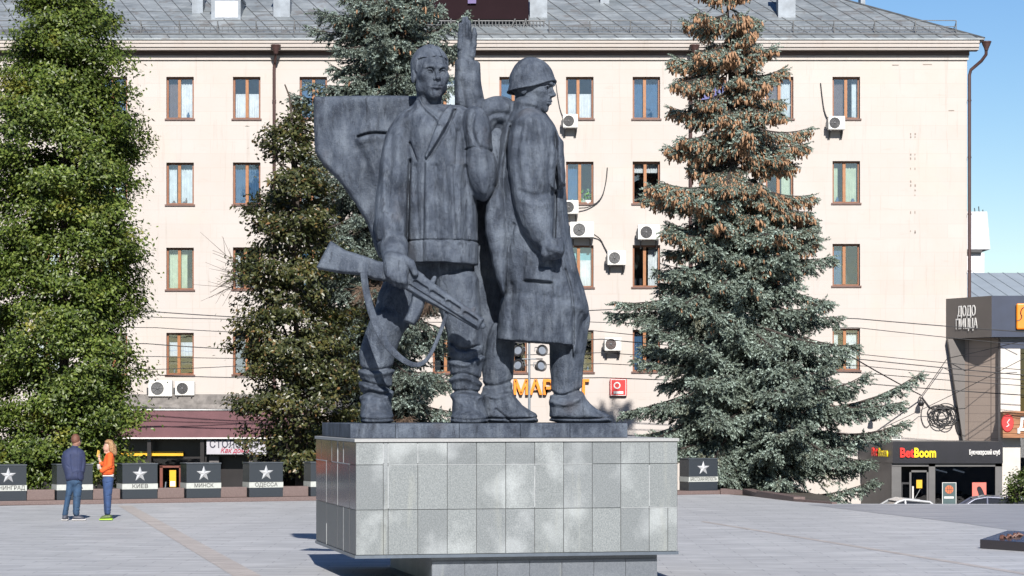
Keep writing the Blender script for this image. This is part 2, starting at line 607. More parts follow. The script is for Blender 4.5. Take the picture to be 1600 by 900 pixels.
WIN = {}   # (row, column) -> curtain code for left and right sash; b is a painted sky reflection
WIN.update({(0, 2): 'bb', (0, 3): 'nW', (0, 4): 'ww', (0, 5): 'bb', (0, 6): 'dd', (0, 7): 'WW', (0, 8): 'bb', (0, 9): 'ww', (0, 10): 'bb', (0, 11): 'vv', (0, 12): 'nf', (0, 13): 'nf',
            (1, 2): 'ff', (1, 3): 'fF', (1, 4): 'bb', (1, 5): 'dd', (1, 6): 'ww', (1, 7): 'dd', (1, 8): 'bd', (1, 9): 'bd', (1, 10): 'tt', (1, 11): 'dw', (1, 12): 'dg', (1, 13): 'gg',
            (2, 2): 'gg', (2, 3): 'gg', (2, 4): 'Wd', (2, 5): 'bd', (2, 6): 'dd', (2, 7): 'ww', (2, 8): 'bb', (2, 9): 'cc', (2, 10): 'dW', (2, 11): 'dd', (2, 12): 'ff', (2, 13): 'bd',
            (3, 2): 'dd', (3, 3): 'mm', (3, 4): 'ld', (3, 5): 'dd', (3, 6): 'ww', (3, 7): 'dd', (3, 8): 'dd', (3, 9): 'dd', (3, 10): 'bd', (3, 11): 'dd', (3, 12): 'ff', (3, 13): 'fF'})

def build_block():
    wm = wall_mat(); M['wall'] = wm
    M['frame'] = pbr('brown_window_frame', (.245, .085, .030), .45, .3, 8, .1, 60)
    M['mullion'] = pbr('orange_brown_mullion', (.36, .145, .045), .45, .25, 8, .1, 60)
    M['sill'] = pbr('brown_sill', (.135, .062, .045), .5, .3, 6, .1, 60)
    M['pane'] = glass_mat('window_glass', (.92, .95, .97), .12)
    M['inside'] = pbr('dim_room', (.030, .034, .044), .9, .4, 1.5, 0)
    cur = {'w': (.78, .78, .76), 'f': (.66, .70, .70), 'g': (.50, .57, .40), 'c': (.26, .56, .58), 'n': (.15, .11, .105), 'b': (.040, .115, .225), 'v': (.22, .15, .42), 'm': (.60, .64, .70), 'l': (.42, .45, .44)}  # b: sky mirrored in the glass, painted as an opaque blue panel
    for k, c in cur.items(): M['cur_' + k] = pbr('curtain_or_reflection_' + k, c, .8, .22, 5, 0)
    M['brownpaint'] = pbr('brown_paint', (.082, .040, .036), .5, .3, 5, .1, 40)
    M['metal_roof'] = m, nt, bs = _new('weathered_roof_metal')
    M['metal_roof'] = m
    v = coords(nt)
    n1 = noise(nt, v, .9, 6, .7); n2 = noise(nt, coords(nt, (.3, 1.5, 1)), 3, 6, .75)
    c = ramp(nt, n1, [(.3, (.20, .23, .245)), (.55, (.33, .365, .385)), (.8, (.45, .485, .505))])
    c = mix(nt, ramp(nt, n2, [(.42, 0.0), (.64, .8)]), c, (.155, .175, .19))
    n4 = noise(nt, v, 1.7, 5, .6)
    c = mix(nt, ramp(nt, n4, [(.56, 0.0), (.66, .6)]), c, (.16, .14, .125))
    nt.links.new(c, bs.inputs['Base Color'])
    bs.inputs['Metallic'].default_value = .25; bs.inputs['Roughness'].default_value = .52
    bump(nt, bs, noise(nt, v, 3, 4), .25, .03)
    M['seam'] = pbr('roof_seam_metal', (.13, .14, .15), .6, .5, 2, 0, 10, .2)
    M['railing'] = pbr('grey_rail_paint', (.15, .155, .16), .5, .4, 6, 0)
    M['dark_metal'] = pbr('dark_metal', (.035, .035, .038), .45, .3, 6, .1, 40)
    M['white_plastic'] = pbr('white_plastic', (.78, .77, .73), .4, .12, 3, 0)
    M['lightmetal'] = pbr('galvanised_metal', (.26, .30, .345), .5, .35, 3, .1, 20, .2)

    root = empty('apartment_building', (0, BY, -1.75))
    tag(root, 'long four storey cream building with brown windows and a grey metal roof behind the square', 'building')
    off = Vector(root.location)
    def add(mb, name, mats, parent=None, **k):
        T = Matrix.Translation(-off)
        mb.v = [tuple(T @ Vector(p)) for p in mb.v]
        return mb.build(name, mats, parent or root, **k)
    cols = [-31 + 104.1 * i for i in range(14)]
    tops = (120, 254, 387, 520); drift = (0, 2.4, 6, 7)
    hw, hh = 21.5, 66
    def wtop(r, px): return tops[r] - drift[r] * (px - 280) / 1040
    # wall with openings and reveals
    mb = MB()
    xl, xr, zb, zt = bx(-260), bx(1511), -1.75, bz(66)
    edges = [xl]
    for c in cols: edges += [bx(c - hw), bx(c + hw)]
    edges.append(xr)
    rev = .24
    for i in range(len(edges) - 1):
        a, b = edges[i], edges[i + 1]
        if i % 2 == 0:
            mb.add([(a, BY, zb), (b, BY, zb), (b, BY, zt), (a, BY, zt)], [(0, 1, 2, 3)])
            continue
        c = cols[i // 2]
        zs = [zt]
        for r in range(4): zs += [bz(wtop(r, c)), bz(wtop(r, c) + hh)]
        zs.append(zb)
        for j in range(len(zs) - 1):
            u, w = zs[j], zs[j + 1]
            if j % 2 == 0:
                mb.add([(a, BY, w), (b, BY, w), (b, BY, u), (a, BY, u)], [(0, 1, 2, 3)])
            else:
                q = BY + rev
                mb.add([(a, BY, w), (b, BY, w), (b, BY, u), (a, BY, u), (a, q, w), (b, q, w), (b, q, u), (a, q, u)],
                       [(0, 4, 5, 1), (1, 5, 6, 2), (2, 6, 7, 3), (3, 7, 4, 0)])
    # side, back
    D = 14.0
    mb.add([(xr, BY, zb), (xr, BY + D, zb), (xr, BY + D, zt), (xr, BY, zt)], [(0, 1, 2, 3)])
    mb.add([(xl, BY + D, zb), (xr, BY + D, zb), (xr, BY + D, zt), (xl, BY + D, zt)], [(3, 2, 1, 0)])
    mb.add([(xl, BY, zb), (xl, BY + D, zb), (xl, BY + D, zt), (xl, BY, zt)], [(3, 2, 1, 0)])
    add(mb, 'wall', wm)
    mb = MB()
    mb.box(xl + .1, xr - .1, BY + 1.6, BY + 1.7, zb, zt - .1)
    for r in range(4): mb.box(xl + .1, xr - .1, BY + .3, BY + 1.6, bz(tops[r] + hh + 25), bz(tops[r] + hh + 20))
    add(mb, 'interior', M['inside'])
    # windows
    rng = random.Random(5)
    for r in range(4):
        for ci, c in enumerate(cols):
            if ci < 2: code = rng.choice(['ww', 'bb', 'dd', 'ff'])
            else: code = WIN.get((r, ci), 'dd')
            x0, x1 = bx(c - hw), bx(c + hw)
            z1, z0 = bz(wtop(r, c)), bz(wtop(r, c) + hh)
            y0, y1 = BY + .16, BY + .24
            t = .07
            fx = x0 + (x1 - x0) * rng.choice((.46, .50, .44))
            mb = MB()
            mb.box(x0 - .03, x0 + t, y0, y1, z0 - .03, z1 + .03, 0)
            mb.box(x1 - t, x1 + .03, y0, y1, z0 - .03, z1 + .03, 0)
            mb.box(x0 + t, x1 - t, y0, y1, z1 - t, z1 + .03, 0)
            mb.box(x0 + t, x1 - t, y0, y1, z0 - .03, z0 + t, 0)
            mb.box(fx - .055, fx + .055, y0 - .012, y1, z0 + t, z1 - t, 1)
            w = add(mb, 'window', [M['frame'], M['mullion']])
            mb = MB(); mb.box(x0 - .05, x1 + .05, BY - .05, BY + .16, z0 - .05, z0 + .015)
            add(mb, 'sill', M['sill'], w)
            mb = MB(); mb.box(x0 + t - .01, x1 - t + .01, y0 + .035, y0 + .045, z0 + t - .01, z1 - t + .01)
            add(mb, 'pane', M['pane'], w)
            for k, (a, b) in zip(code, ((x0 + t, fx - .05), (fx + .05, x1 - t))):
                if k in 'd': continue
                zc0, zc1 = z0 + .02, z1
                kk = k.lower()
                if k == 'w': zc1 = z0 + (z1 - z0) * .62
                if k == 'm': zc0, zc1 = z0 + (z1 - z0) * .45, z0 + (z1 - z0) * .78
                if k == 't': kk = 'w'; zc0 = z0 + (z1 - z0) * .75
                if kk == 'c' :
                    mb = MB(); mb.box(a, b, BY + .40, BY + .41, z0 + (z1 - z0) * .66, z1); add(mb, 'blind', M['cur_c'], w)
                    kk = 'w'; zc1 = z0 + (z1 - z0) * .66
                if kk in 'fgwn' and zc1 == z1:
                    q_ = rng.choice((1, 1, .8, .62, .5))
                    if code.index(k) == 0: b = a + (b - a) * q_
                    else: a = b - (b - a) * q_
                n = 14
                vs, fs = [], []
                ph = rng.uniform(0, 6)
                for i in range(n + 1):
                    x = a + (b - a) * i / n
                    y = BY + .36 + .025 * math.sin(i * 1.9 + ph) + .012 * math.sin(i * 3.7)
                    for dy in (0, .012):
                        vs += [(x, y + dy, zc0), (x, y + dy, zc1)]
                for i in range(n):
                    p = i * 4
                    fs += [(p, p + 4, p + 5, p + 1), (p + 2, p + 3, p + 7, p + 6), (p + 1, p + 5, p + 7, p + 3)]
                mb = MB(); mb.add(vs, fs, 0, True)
                add(mb, 'curtain_or_reflection', M['cur_' + kk], w)  # for code b this sheet carries the painted sky reflection, not cloth
            if rng.random() < .45:
                mb = MB()
                for _ in range(rng.randint(1, 4)):
                    xx = rng.uniform(x0 + .12, x1 - .2); wv, hv = rng.uniform(.05, .14), rng.uniform(.08, .28)
                    mb.lathe([(0, 0), (wv / 2, 0), (wv / 2, hv * .7), (wv / 4, hv * .8), (wv / 4, hv), (0, hv)], 10, 0, Matrix.Translation((xx, BY + .29, z0 + .0)))
                add(mb, 'sill_items', rng.choice((M['cur_w'], M['cur_g'], M['sill'], M['cur_b'])), w)
    # old bracket holes and patches left on the render
    mb = MB()
    for py in (208, 213, 240, 246, 262, 282, 288, 296, 304, 330, 360, 362):
        for px in (1422, 1429):
            if rng.random() < .8: mb.box(bx(px), bx(px + rng.uniform(1.2, 2.2)), BY - .012, BY - .002, bz(py + rng.uniform(2, 4.5)), bz(py))
    for px, py, w_ in ((1442, 100, 14), (1394, 101, 10), (1482, 172, 9)): mb.box(bx(px), bx(px + w_), BY - .012, BY - .002, bz(py + 1.3), bz(py))
    add(mb, 'wall_marks', pbr('old_fixing', (.34, .29, .25), .9, .4, 9, 0))
    # cornice
    def band(y0, y1, py0, py1, name, mat, x1p=1511):
        mb = MB(); mb.box(xl, bx(x1p), BY - y0, BY + y1, bz(py1), bz(py0)); return add(mb, name, mat)
    mb = MB()
    prof = [(BY + .05, bz(80.5)), (BY - .44, bz(80.5)), (BY - .46, bz(77)), (BY - .51, bz(76.5)), (BY - .53, bz(71)), (BY - .57, bz(70.6)), (BY - .58, bz(66)), (BY + .05, bz(66))]
    n = len(prof); xe = bx(1526)
    mb.add([(xl, y, z) for y, z in prof] + [(xe, y, z) for y, z in prof], [(i, i + n, (i + 1) % n + n, (i + 1) % n) for i in range(n)] + [tuple(range(n - 1, -1, -1)), tuple(range(n, 2 * n))])
    add(mb, 'cornice', wm)
    band(.10, .05, 80.6, 87, 'frieze_band', M['brownpaint'], 1514)
    band(.07, .05, 87, 94, 'string_course', wm, 1513)
    # roof
    z0 = bz(64); ey = BY - .61; xR = bx(1533)
    tanp, run = .48, 7.6
    def rf(x, d, up=0.0): return (x, ey + d, z0 + d * tanp + up)
    mb = MB()
    mb.add([rf(xl, 0), rf(xR, 0), rf(xR - run, run), rf(xl, run), (xR, ey + 2 * run, z0), (xl, ey + 2 * run, z0)],
           [(0, 1, 2, 3), (1, 4, 2), (4, 5, 3, 2)])
    mb.box(xl, xR, ey - .015, ey + .10, z0 - .045, z0 + .015)
    mb.box(xR - .1, xR + .02, ey + .1, ey + 2 * run, z0 - .05, z0 + .015)
    roof = add(mb, 'roof', M['metal_roof'])
    mb = MB()
    x = xl
    while x < xR + 3:
        sl = -.42
        d1 = run
        # stop at the hip
        if x + sl * d1 > xR - d1: d1 = max(0.0, (xR - x) / (1 + sl) if x < xR else 0)
        if x < xR and d1 > .15:
            a, b = Vector(rf(x, .0, .004)), Vector(rf(x + sl * d1, d1, .004))
            mb.tube([a, b], .019, 4, 0, True, False)
        x += .66
    for d in (1.6, 3.1):
        x = xl
        while x < xR - d - 1:
            mb.tube([rf(x, d, .004), rf(x + .60, d, .004)], .012, 4, 0, True, False); x += .66 * rng.choice((1, 1, 2))
    mb.tube([rf(xR, 0, .01), rf(xR - run, run, .01)], .05, 6)
    mb.tube([(xl, ey + .45, z0 + .45 * tanp + .02), (xR - .5, ey + .45, z0 + .45 * tanp + .02)], .035, 6)
    add(mb, 'roof_seam', M['seam'], roof)
    # guard rails
    def rail(p0, p1, name='guard_rail'):
        mb = MB()
        a, b = bx(p0), bx(p1); d = .62
        n = max(2, int((b - a) / 1.42))
        for i in range(n + 1):
            x = a + (b - a) * i / n
            mb.tube([rf(x, d, 0), rf(x, d, .46)], .022, 5)
            mb.tube([rf(x, d + .45, 0), rf(x, d, .40)], .014, 5)
        for h, r in ((.46, .017), (.24, .014), (.10, .014)):
            mb.tube([rf(a, d, h), rf(b, d, h)], r, 5)
        x = a
        while x < b:
            mb.tube([rf(x, d, .10), rf(x, d, .24)], .009, 4); x += .22
        o = add(mb, name, M['railing'], roof)
    rail(-80, 640); rail(858, 1494)
    # chimneys and ventilation boxes standing on the roof
    def onroof(px0, px1, pyb, h, name, mat, dd=.7):
        xa, xb = bx(px0), bx(px1)
        # depth at which the roof shows at that height of the picture
        d = 0.0
        for _ in range(60):
            Y = ey + d
            py = HY - (z0 + d * tanp - EYE) / Y * F
            if py <= pyb: break
            d += .1
        k = (ey + d) / BY
        mb = MB(); mb.box(xa * k, xb * k, ey + d, ey + d + dd, z0 + d * tanp - .3, z0 + d * tanp + h)
        mb.box(xa * k - .05, xb * k + .05, ey + d - .05, ey + d + dd + .05, z0 + d * tanp + h, z0 + d * tanp + h + .08)
        return add(mb, name, mat, roof), d, k
    for a in ((300, 317, 22, 1.2), (427, 453, 27, 1.4), (1216, 1243, 28, 1.6), (938, 952, 6, 1.0), (1345, 1352, 2, .8)):
        onroof(*a, 'chimney', M['lightmetal'])
    onroof(828, 855, 28, 1.6, 'ventilation_box', M['lightmetal'])
    o, d, k = onroof(330, 376, 31, .78, 'dormer', M['lightmetal'], 1.4)
    mb = MB(); xa, xb = bx(336) * k, bx(372) * k
    mb.box(xa, xb, ey + d - .025, ey + d - .01, z0 + d * tanp + .06, z0 + d * tanp + .68)
    add(mb, 'dormer_pane', M['pane_sky'] if 'pane_sky' in M else M['cur_m'], o)
    # drain pipes
    def pipe(pts, name='drainpipe', hopper=None):
        mb = MB(); mb.tube(pts, .06, 10)
        for p in pts[2:]:
            pass
        if hopper is not None:
            T = Matrix.Translation(hopper)
            mb.lathe([(.07, -.28), (.09, -.2), (.16, -.05), (.17, .0), (.19, .02), (.19, .05), (.02, .05)], 14, 0, T)
        z = pts[-1][2] + .6
        while z < pts[-2][2]:
            mb.tube([(pts[-1][0], pts[-1][1], z), (pts[-1][0], pts[-1][1], z + .05)], .075, 10); z += 2.1
        return add(mb, name, M['brownpaint'])
    for px in (431, 1081):
        X = bx(px)
        pipe([(X + .06, BY - .62, bz(78)), (X + .06, BY - .60, bz(85)), (X - .02, BY - .16, bz(98)), (X - .05, BY - .11, bz(106)), (X - .05, BY - .11, -1.6)], 'drainpipe', (X + .06, BY - .62, bz(76)))
    X = bx(1514)
    pipe([(bx(1537), BY - .5, bz(74)), (bx(1537), BY - .45, bz(88)), (bx(1531), BY - .3, bz(97)), (bx(1516), BY - .12, bz(110)), (X, BY - .10, bz(118)), (X, BY - .10, -1.6)], 'drainpipe', (bx(1537), BY - .5, bz(70)))
    return root

def ac_unit(px, py, w, h, label, fan='g', Yw=BY):
    k = Yw / F
    x = (px - CX) * k; z = EYE + (HY - py) * k
    W_, H_ = w * k, h * k
    t = empty('air_conditioner', (x, Yw, z - H_ / 2))
    tag(t, label, 'air conditioner', 'air conditioning units on the cream facade')
    mb = MB(); mb.box(-W_ / 2, W_ / 2, -.44, -.14, 0, H_)
    mb.build('casing', M['white_plastic'], t, bevel=.02)
    r = H_ * .38; cx = -W_ * .12
    mb = MB()
    Rm = Matrix.Translation((cx, -.445, H_ / 2)) @ Matrix.Rotation(R(90), 4, 'X')
    mb.lathe([(0, .002), (r, .002), (r, .012), (r * 1.06, .012), (r * 1.06, -.02)], 24, 0, Rm, False)
    mb.build('fan_opening', M['dark_metal'] if fan == 'd' else M['fanbrown'] if fan == 'b' else M['fangrey'], t)
    mb = MB()
    for q in (.25, .45, .65, .85, 1.0):
        mb.tube([(cx + r * q * math.cos(a * .3), -.462, H_ / 2 + r * q * math.sin(a * .3)) for a in range(22)], .006, 4)
    for a in range(0, 8):
        c, s = math.cos(a * .785), math.sin(a * .785)
        mb.tube([(cx + r * .12 * c, -.462, H_ / 2 + r * .12 * s), (cx + r * c, -.462, H_ / 2 + r * s)], .006, 4)
    mb.lathe([(0, .03), (r * .2, .03), (r * .2, .0)], 12, 0, Rm)
    mb.build('grille', M['fangrey'] if fan != 'g' else M['railing'], t)
    mb = MB()
    for s in (-1, 1):
        X = s * W_ * .36
        mb.box(X - .02, X + .02, -.46, .0, -.05, -.012)
        mb.box(X - .02, X + .02, -.035, -.002, -.32, -.05)
        mb.tube([(X, -.40, -.05), (X, -.03, -.28)], .014, 5)
    mb.build('bracket', M['dark_metal'], t)
    mb = MB(); mb.box(-W_ / 2 - .07, -W_ / 2 - .005, -.36, -.18, H_ * .1, H_ * .55)
    mb.build('service_valve', M['dark_metal'], t)
    return t

def build_acs():
    M['fangrey'] = pbr('fan_grey', (.17, .17, .175), .5, .4, 10, 0)
    M['fanbrown'] = pbr('fan_brown', (.11, .058, .045), .5, .4, 10, 0)
    L = [(891, 191, 23, 21, 'white air conditioner under a top floor window just right of the helmet', 'd'),
         (1305, 194, 26, 21, 'white air conditioner under the rightmost top floor window', 'd'),
         (891, 325, 25, 21, 'white air conditioner under the window with the potted plant', 'd'),
         (909, 360, 37, 24, 'widest white air conditioner, directly above the window with the teal blind', 'g'),
         (963, 404, 29, 22, 'white air conditioner alone on bare wall between two window columns', 'g'),
         (1013, 364, 34, 23, 'white air conditioner above a window beside the spruce tip branches', 'd'),
         (957, 538, 26, 21, 'small white air conditioner with a rusty brown fan near the lowest windows', 'b'),
         (253, 607, 37, 25, 'left white air conditioner of the pair above the burgundy shop fascia', 'g'),
         (291, 607, 30, 22, 'right white air conditioner of the pair above the burgundy shop fascia', 'd')]
    for a in L: ac_unit(*a)
    # lagged pipes beside them
    pm = pbr('black_pipe_lagging', (.03, .03, .032), .7, .4, 10, .2, 40)
    def p(pts, lab, r=.022):
        mb = MB(); P = chaikin([(bx(a), BY - d, bz(b)) for a, b, d in pts], 2, False)
        mb.tube([tuple(q) for q in P], r, 6)
        o = mb.build('lagged_pipe', pm); tag(o, lab, 'pipe', 'black pipes running to the air conditioners')
    p([(949, 262, .03), (947, 285, .05), (940, 312, .07), (920, 325, .1), (903, 326, .2)], 'black looped pipe right of the window with the potted plant')
    p([(926, 366, .2), (938, 373, .06), (944, 386, .05), (951, 398, .1)], 'short black pipe sloping between two neighbouring air conditioners')
    p([(1282, 130, .03), (1284, 150, .04), (1288, 178, .05), (1296, 190, .1)], 'thin black pipe rising left of the rightmost top floor window')
    p([(869, 132, .03), (871, 150, .05), (876, 176, .05), (884, 190, .12)], 'thin pale pipe hanging beside the helmeted head', .014)

def build_shops():
    burg = pbr('burgundy_cladding', (.150, .062, .072), .42, .2, 3, .1, 20)
    white = pbr('white_trim', (.78, .77, .75), .5, .15, 3, 0)
    conc = pbr('stained_concrete', (.26, .24, .225), .85, .5, 4, .4, 18)
    dark = pbr('dark_shopfront', (.020, .017, .018), .35, .4, 2, 0)
    gl = glass_mat('shop_glass', (.25, .27, .28), .12)
    yel = pbr('yellow_sign', (.80, .46, .02), .4, .15, 3, 0)
    red = pbr('red_brown_door', (.20, .06, .04), .4, .3, 4, 0)
    root = empty('shopfront', (bx(320), BY, -1.75))
    tag(root, 'shopfront with a burgundy fascia and dark doorways below the cream wall, left of the statue', 'shopfront')
    off = Vector(root.location)
    def add(mb, name, mats, parent=None, **k):
        mb.v = [tuple(Vector(p) - off) for p in mb.v]
        return mb.build(name, mats, parent or root, **k)
    x0, x1 = bx(60), bx(500); yf = BY - 1.1
    mb = MB(); mb.box(x0, x1, yf, BY - .005, bz(683), bz(641))
    i = x0
    while i < x1:
        mb.box(i, i + .012, yf - .006, yf, bz(682), bz(642)); i += .72
    add(mb, 'fascia', burg)
    mb = MB(); mb.box(x0 - .03, x1 + .03, yf - .05, yf + .2, bz(641), bz(639.2)); mb.box(x0 - .03, x1 + .03, yf - .05, yf + .2, bz(685), bz(683)); add(mb, 'trim', white)
    mb = MB(); mb.box(x0, x1, yf + .25, BY - .003, bz(641), bz(632)); mb.box(x0, x1, BY - .35, BY - .002, bz(632), bz(616)); add(mb, 'ledge', conc)
    # recess
    mb = MB(); mb.box(x0, x1, BY - .12, BY - .10, -1.75, bz(685)); add(mb, 'back_wall', dark)
    for px in (66, 150, 236, 318, 400, 494):
        mb = MB(); mb.box(bx(px), bx(px + 6), yf + .15, yf + .35, -1.75, bz(685)); add(mb, 'column', dark)
    mb = MB(); mb.box(bx(241), bx(318), yf + .45, yf + .47, bz(790), bz(716)); add(mb, 'shop_pane', gl); mb = MB(); mb.box(bx(410), bx(494), yf + .45, yf + .47, bz(790), bz(700)); add(mb, 'shop_pane', gl)
    mb = MB()
    for px in (254, 284): mb.box(bx(px), bx(px + 4.5), yf + .38, yf + .5, -1.75, bz(728))
    mb.box(bx(254), bx(289), yf + .38, yf + .5, bz(730), bz(727))
    d = add(mb, 'door_frame', red)
    mb = MB(); mb.tube([(bx(262), yf + .3, bz(772)), (bx(264), yf + .3, bz(752))], .025, 6); add(mb, 'door_handle', M['lightmetal'], d)
    mb = MB(); mb.box(bx(182), bx(288), yf + .78, yf + .86, bz(712), bz(705)); s = add(mb, 'yellow_strip_sign', yel)
    for i, (a, b, c, e) in enumerate(((242, 250, 762, 737), (269, 279, 760, 734))):
        mb = MB(); mb.box(bx(a), bx(b), yf + .41, yf + .43, bz(c), bz(e)); o = add(mb, 'poster', yel)
        mb = MB(); mb.box(bx(a + 1), bx(b - 1), yf + .404, yf + .41, bz(c - 1), bz(c - 9)); add(mb, 'poster_panel', white, o)
    mb = MB(); mb.box(bx(328), bx(420), yf + .12, yf + .19, bz(709), bz(686.5))
    ban = add(mb, 'banner', pbr('grey_white_banner', (.44, .43, .47), .6, .1, 3, 0))
    navy = pbr('dark_lettering', (.025, .022, .05), .5, .1); cr = pbr('crimson_lettering', (.35, .02, .06), .5, .1)
    for body, py, sz, wpx, mt, sh in (('СТОЛОВАЯ', 694, .38, 76, navy, 0), ('Как дома', 703.5, .26, 44, cr, .3)):
        o = text_mesh('lettering', body, sz, mt, ban, Vector((bx(371), yf + .112, bz(py))) - off, bold=.006, width=wpx / S, shear=sh)
    # doorway behind the banner with steps
    mb = MB(); mb.box(bx(345), bx(392), yf + .5, yf + .55, bz(712), bz(708)); mb.box(bx(330), bx(345), yf + .5, yf + .55, -1.75, bz(712)); mb.box(bx(392), bx(400), yf + .5, yf + .55, -1.75, bz(712))
    add(mb, 'doorway_frame', pbr('grey_door_frame', (.12, .11, .11), .5, .3, 3, 0))

    # letters on the wall
    org = pbr('orange_letters', (.90, .28, .012), .4, .1, 3, 0)
    so = empty('shop_sign', (bx(861), BY, bz(618)))
    tag(so, 'orange block letters reading МАРКЕТ on the cream wall, seen between the boots', 'sign')
    letters = 'МАРКЕТ'
    o = text_mesh('letters', letters, .74, org, so, (0, -.12, .27), depth=.12, bold=.022, width=118 / S)
    # red sign
    redm = pbr('red_sign', (.62, .03, .03), .4, .15, 3, 0)
    s2 = empty('shop_sign', (bx(966), BY, bz(619)))
    tag(s2, 'small square red sign with white marks beside the spruce branches', 'sign')
    w = 27 / S
    mb = MB(); mb.box(-w / 2, w / 2, -.16, -.02, 0, w); mb.build('panel', redm, s2, bevel=.04)
    mb = MB()
    for a, b, c, d_ in ((-.44, .44, .03, .06), (-.44, .44, .94, .97), (-.44, -.41, .06, .94), (.41, .44, .06, .94), (-.28, .28, .14, .28)):
        mb.box(a * w, b * w, -.17, -.158, c * w, d_ * w)
    Rm = Matrix.Translation((-.05, -.162, w * .62)) @ Matrix.Rotation(R(90), 4, 'X')
    mb.lathe([(w * .13, .0), (w * .13, .012), (w * .2, .012), (w * .2, 0)], 20, 0, Rm, False)
    mb.build('white_marks', white, s2)
    M['shop_white'] = white; M['redm'] = redm; M['yel'] = yel

def build_right_side():
    grey = pbr('grey_cladding', (.115, .112, .112), .5, .25, 2, .1, 20)
    blk = pbr('black_fascia', (.014, .014, .022), .3, .3, 2, 0)
    navy = pbr('navy_cladding', (.030, .042, .080), .35, .2, 2, 0)
    gl = glass_mat('dark_shop_glass', (.16, .18, .20), .10)
    dark = pbr('dim_shop', (.012, .013, .020), .6, .4, 2, 0)
    redl = pbr('red_letters', (.85, .02, .01), .4, .05, 3, 0); yell = pbr('yellow_letters', (.95, .68, .0), .4, .05, 3, 0)
    white = M['shop_white']
    KY = 86.6; k = KY / F
    X = lambda px: (px - CX) * k
    Z = lambda py: EYE + (HY - py) * k
    root = empty('betting_shop', (X(1460), KY, -1.75))
    tag(root, 'low dark betting shop with a red and yellow sign right of the spruce', 'shop')
    off = Vector(root.location)
    def add(mb, name, mats, parent=None, **kw):
        mb.v = [tuple(Vector(p) - off) for p in mb.v]
        return mb.build(name, mats, parent or root, **kw)
    xa, xb, xc = X(1395), X(1567), X(1345) * 1.03
    # body with a slanted left side
    def plan(z0, z1, ins=0.0):
        P = [(xa, KY + ins), (xb, KY + ins), (xb, BY - .02), (xc + ins, BY - .02)]
        n = 4
        vs = [(x, y, z0) for x, y in P] + [(x, y, z1) for x, y in P]
        return vs, [(3, 2, 1, 0), (4, 5, 6, 7)] + [(i, (i + 1) % n, (i + 1) % n + n, i + n) for i in range(n)]
    mb = MB(); vs, fs = plan(-1.75, Z(724), .12); mb.add(vs, [fs[0], fs[1], fs[3], fs[4], fs[5]]); add(mb, 'wall', grey)
    mb = MB(); vs, fs = plan(Z(724), Z(690)); mb.add(vs, [fs[0], fs[1], fs[4], fs[5]], 1); mb.add(vs, [fs[2]], 0); add(mb, 'fascia', [blk, grey], bevel=.03)
    mb = MB(); mb.box(xa + .1, xb, KY + 1.0, KY + 1.1, -1.75, Z(724)); add(mb, 'back_wall', dark)
    mb = MB(); mb.box(xa - .02, xa + .32, KY + .12, KY + .2, -1.75, Z(724)); mb.box(X(1452), X(1462), KY + .10, KY + .2, -1.75, Z(724)); mb.box(X(1556), xb, KY + .1, KY + .2, -1.75, Z(724)); mb.box(xa, xb, KY + .10, KY + .2, Z(729), Z(724)); add(mb, 'pilaster', grey)
    mb = MB(); mb.box(X(1462), X(1556), KY + .16, KY + .18, -1.4, Z(729)); add(mb, 'shop_pane', gl)
    mb = MB(); mb.box(X(1422), X(1425), KY + .14, KY + .2, -1.75, Z(735)); mb.box(X(1449), X(1452), KY + .14, KY + .2, -1.75, Z(735)); mb.box(X(1422), X(1452), KY + .14, KY + .2, Z(738), Z(735))
    dr = add(mb, 'door', grey)
    mb = MB(); mb.box(X(1425), X(1449), KY + .17, KY + .18, -1.7, Z(738)); add(mb, 'door_pane', gl, dr)
    mb = MB(); mb.box(X(1433), X(1442), KY + .15, KY + .16, Z(763), Z(750)); add(mb, 'door_notice', M['yel'], dr)
    mb = MB(); mb.tube([(X(1427), KY + .1, Z(785)), (X(1427), KY + .1, Z(760))], .035, 6); add(mb, 'door_handle', white, dr)
    # posters
    teal = pbr('teal_poster', (.055, .10, .105), .5, .2, 3, 0); sal = pbr('salmon_poster', (.70, .16, .12), .5, .1, 3, 0); org = pbr('ball_orange', (.62, .17, .06), .5, .2, 3, 0)
    mb = MB(); mb.box(X(1473), X(1495), KY + .11, KY + .14, Z(788), Z(754)); p1 = add(mb, 'poster', teal)
    mb = MB(); Rm = Matrix.Translation((X(1484), KY + .105, Z(765))) @ Matrix.Rotation(R(90), 4, 'X'); mb.lathe([(0, .004), (.15, .004), (.15, -.004)], 24, 0, Rm, False); add(mb, 'poster_ball', org, p1)
    mb = MB()
    c = (X(1484), KY + .098, Z(765))
    mb.tube([(c[0] - .145, c[1], c[2]), (c[0] + .145, c[1], c[2])], .007, 4); mb.tube([(c[0], c[1], c[2] - .145), (c[0], c[1], c[2] + .145)], .007, 4)
    for s in (-1, 1): mb.tube([(c[0] + s * (.13 - .07 * math.cos(a)), c[1], c[2] + .13 * math.sin(a)) for a in np.linspace(-1, 1, 9)], .007, 4)
    add(mb, 'ball_lines', blk, p1)
    mb = MB(); mb.box(X(1476), X(1491), KY + .10, KY + .108, Z(779), Z(776)); mb.box(X(1473), X(1473.8), KY + .10, KY + .108, Z(788), Z(754)); mb.box(X(1494.2), X(1495), KY + .10, KY + .108, Z(788), Z(754)); mb.box(X(1473.8), X(1494.2), KY + .10, KY + .108, Z(754.8), Z(754)); add(mb, 'poster_lines', white, p1)
    mb = MB(); mb.box(X(1520), X(1542), KY + .11, KY + .14, Z(788), Z(754)); p2 = add(mb, 'poster', sal)
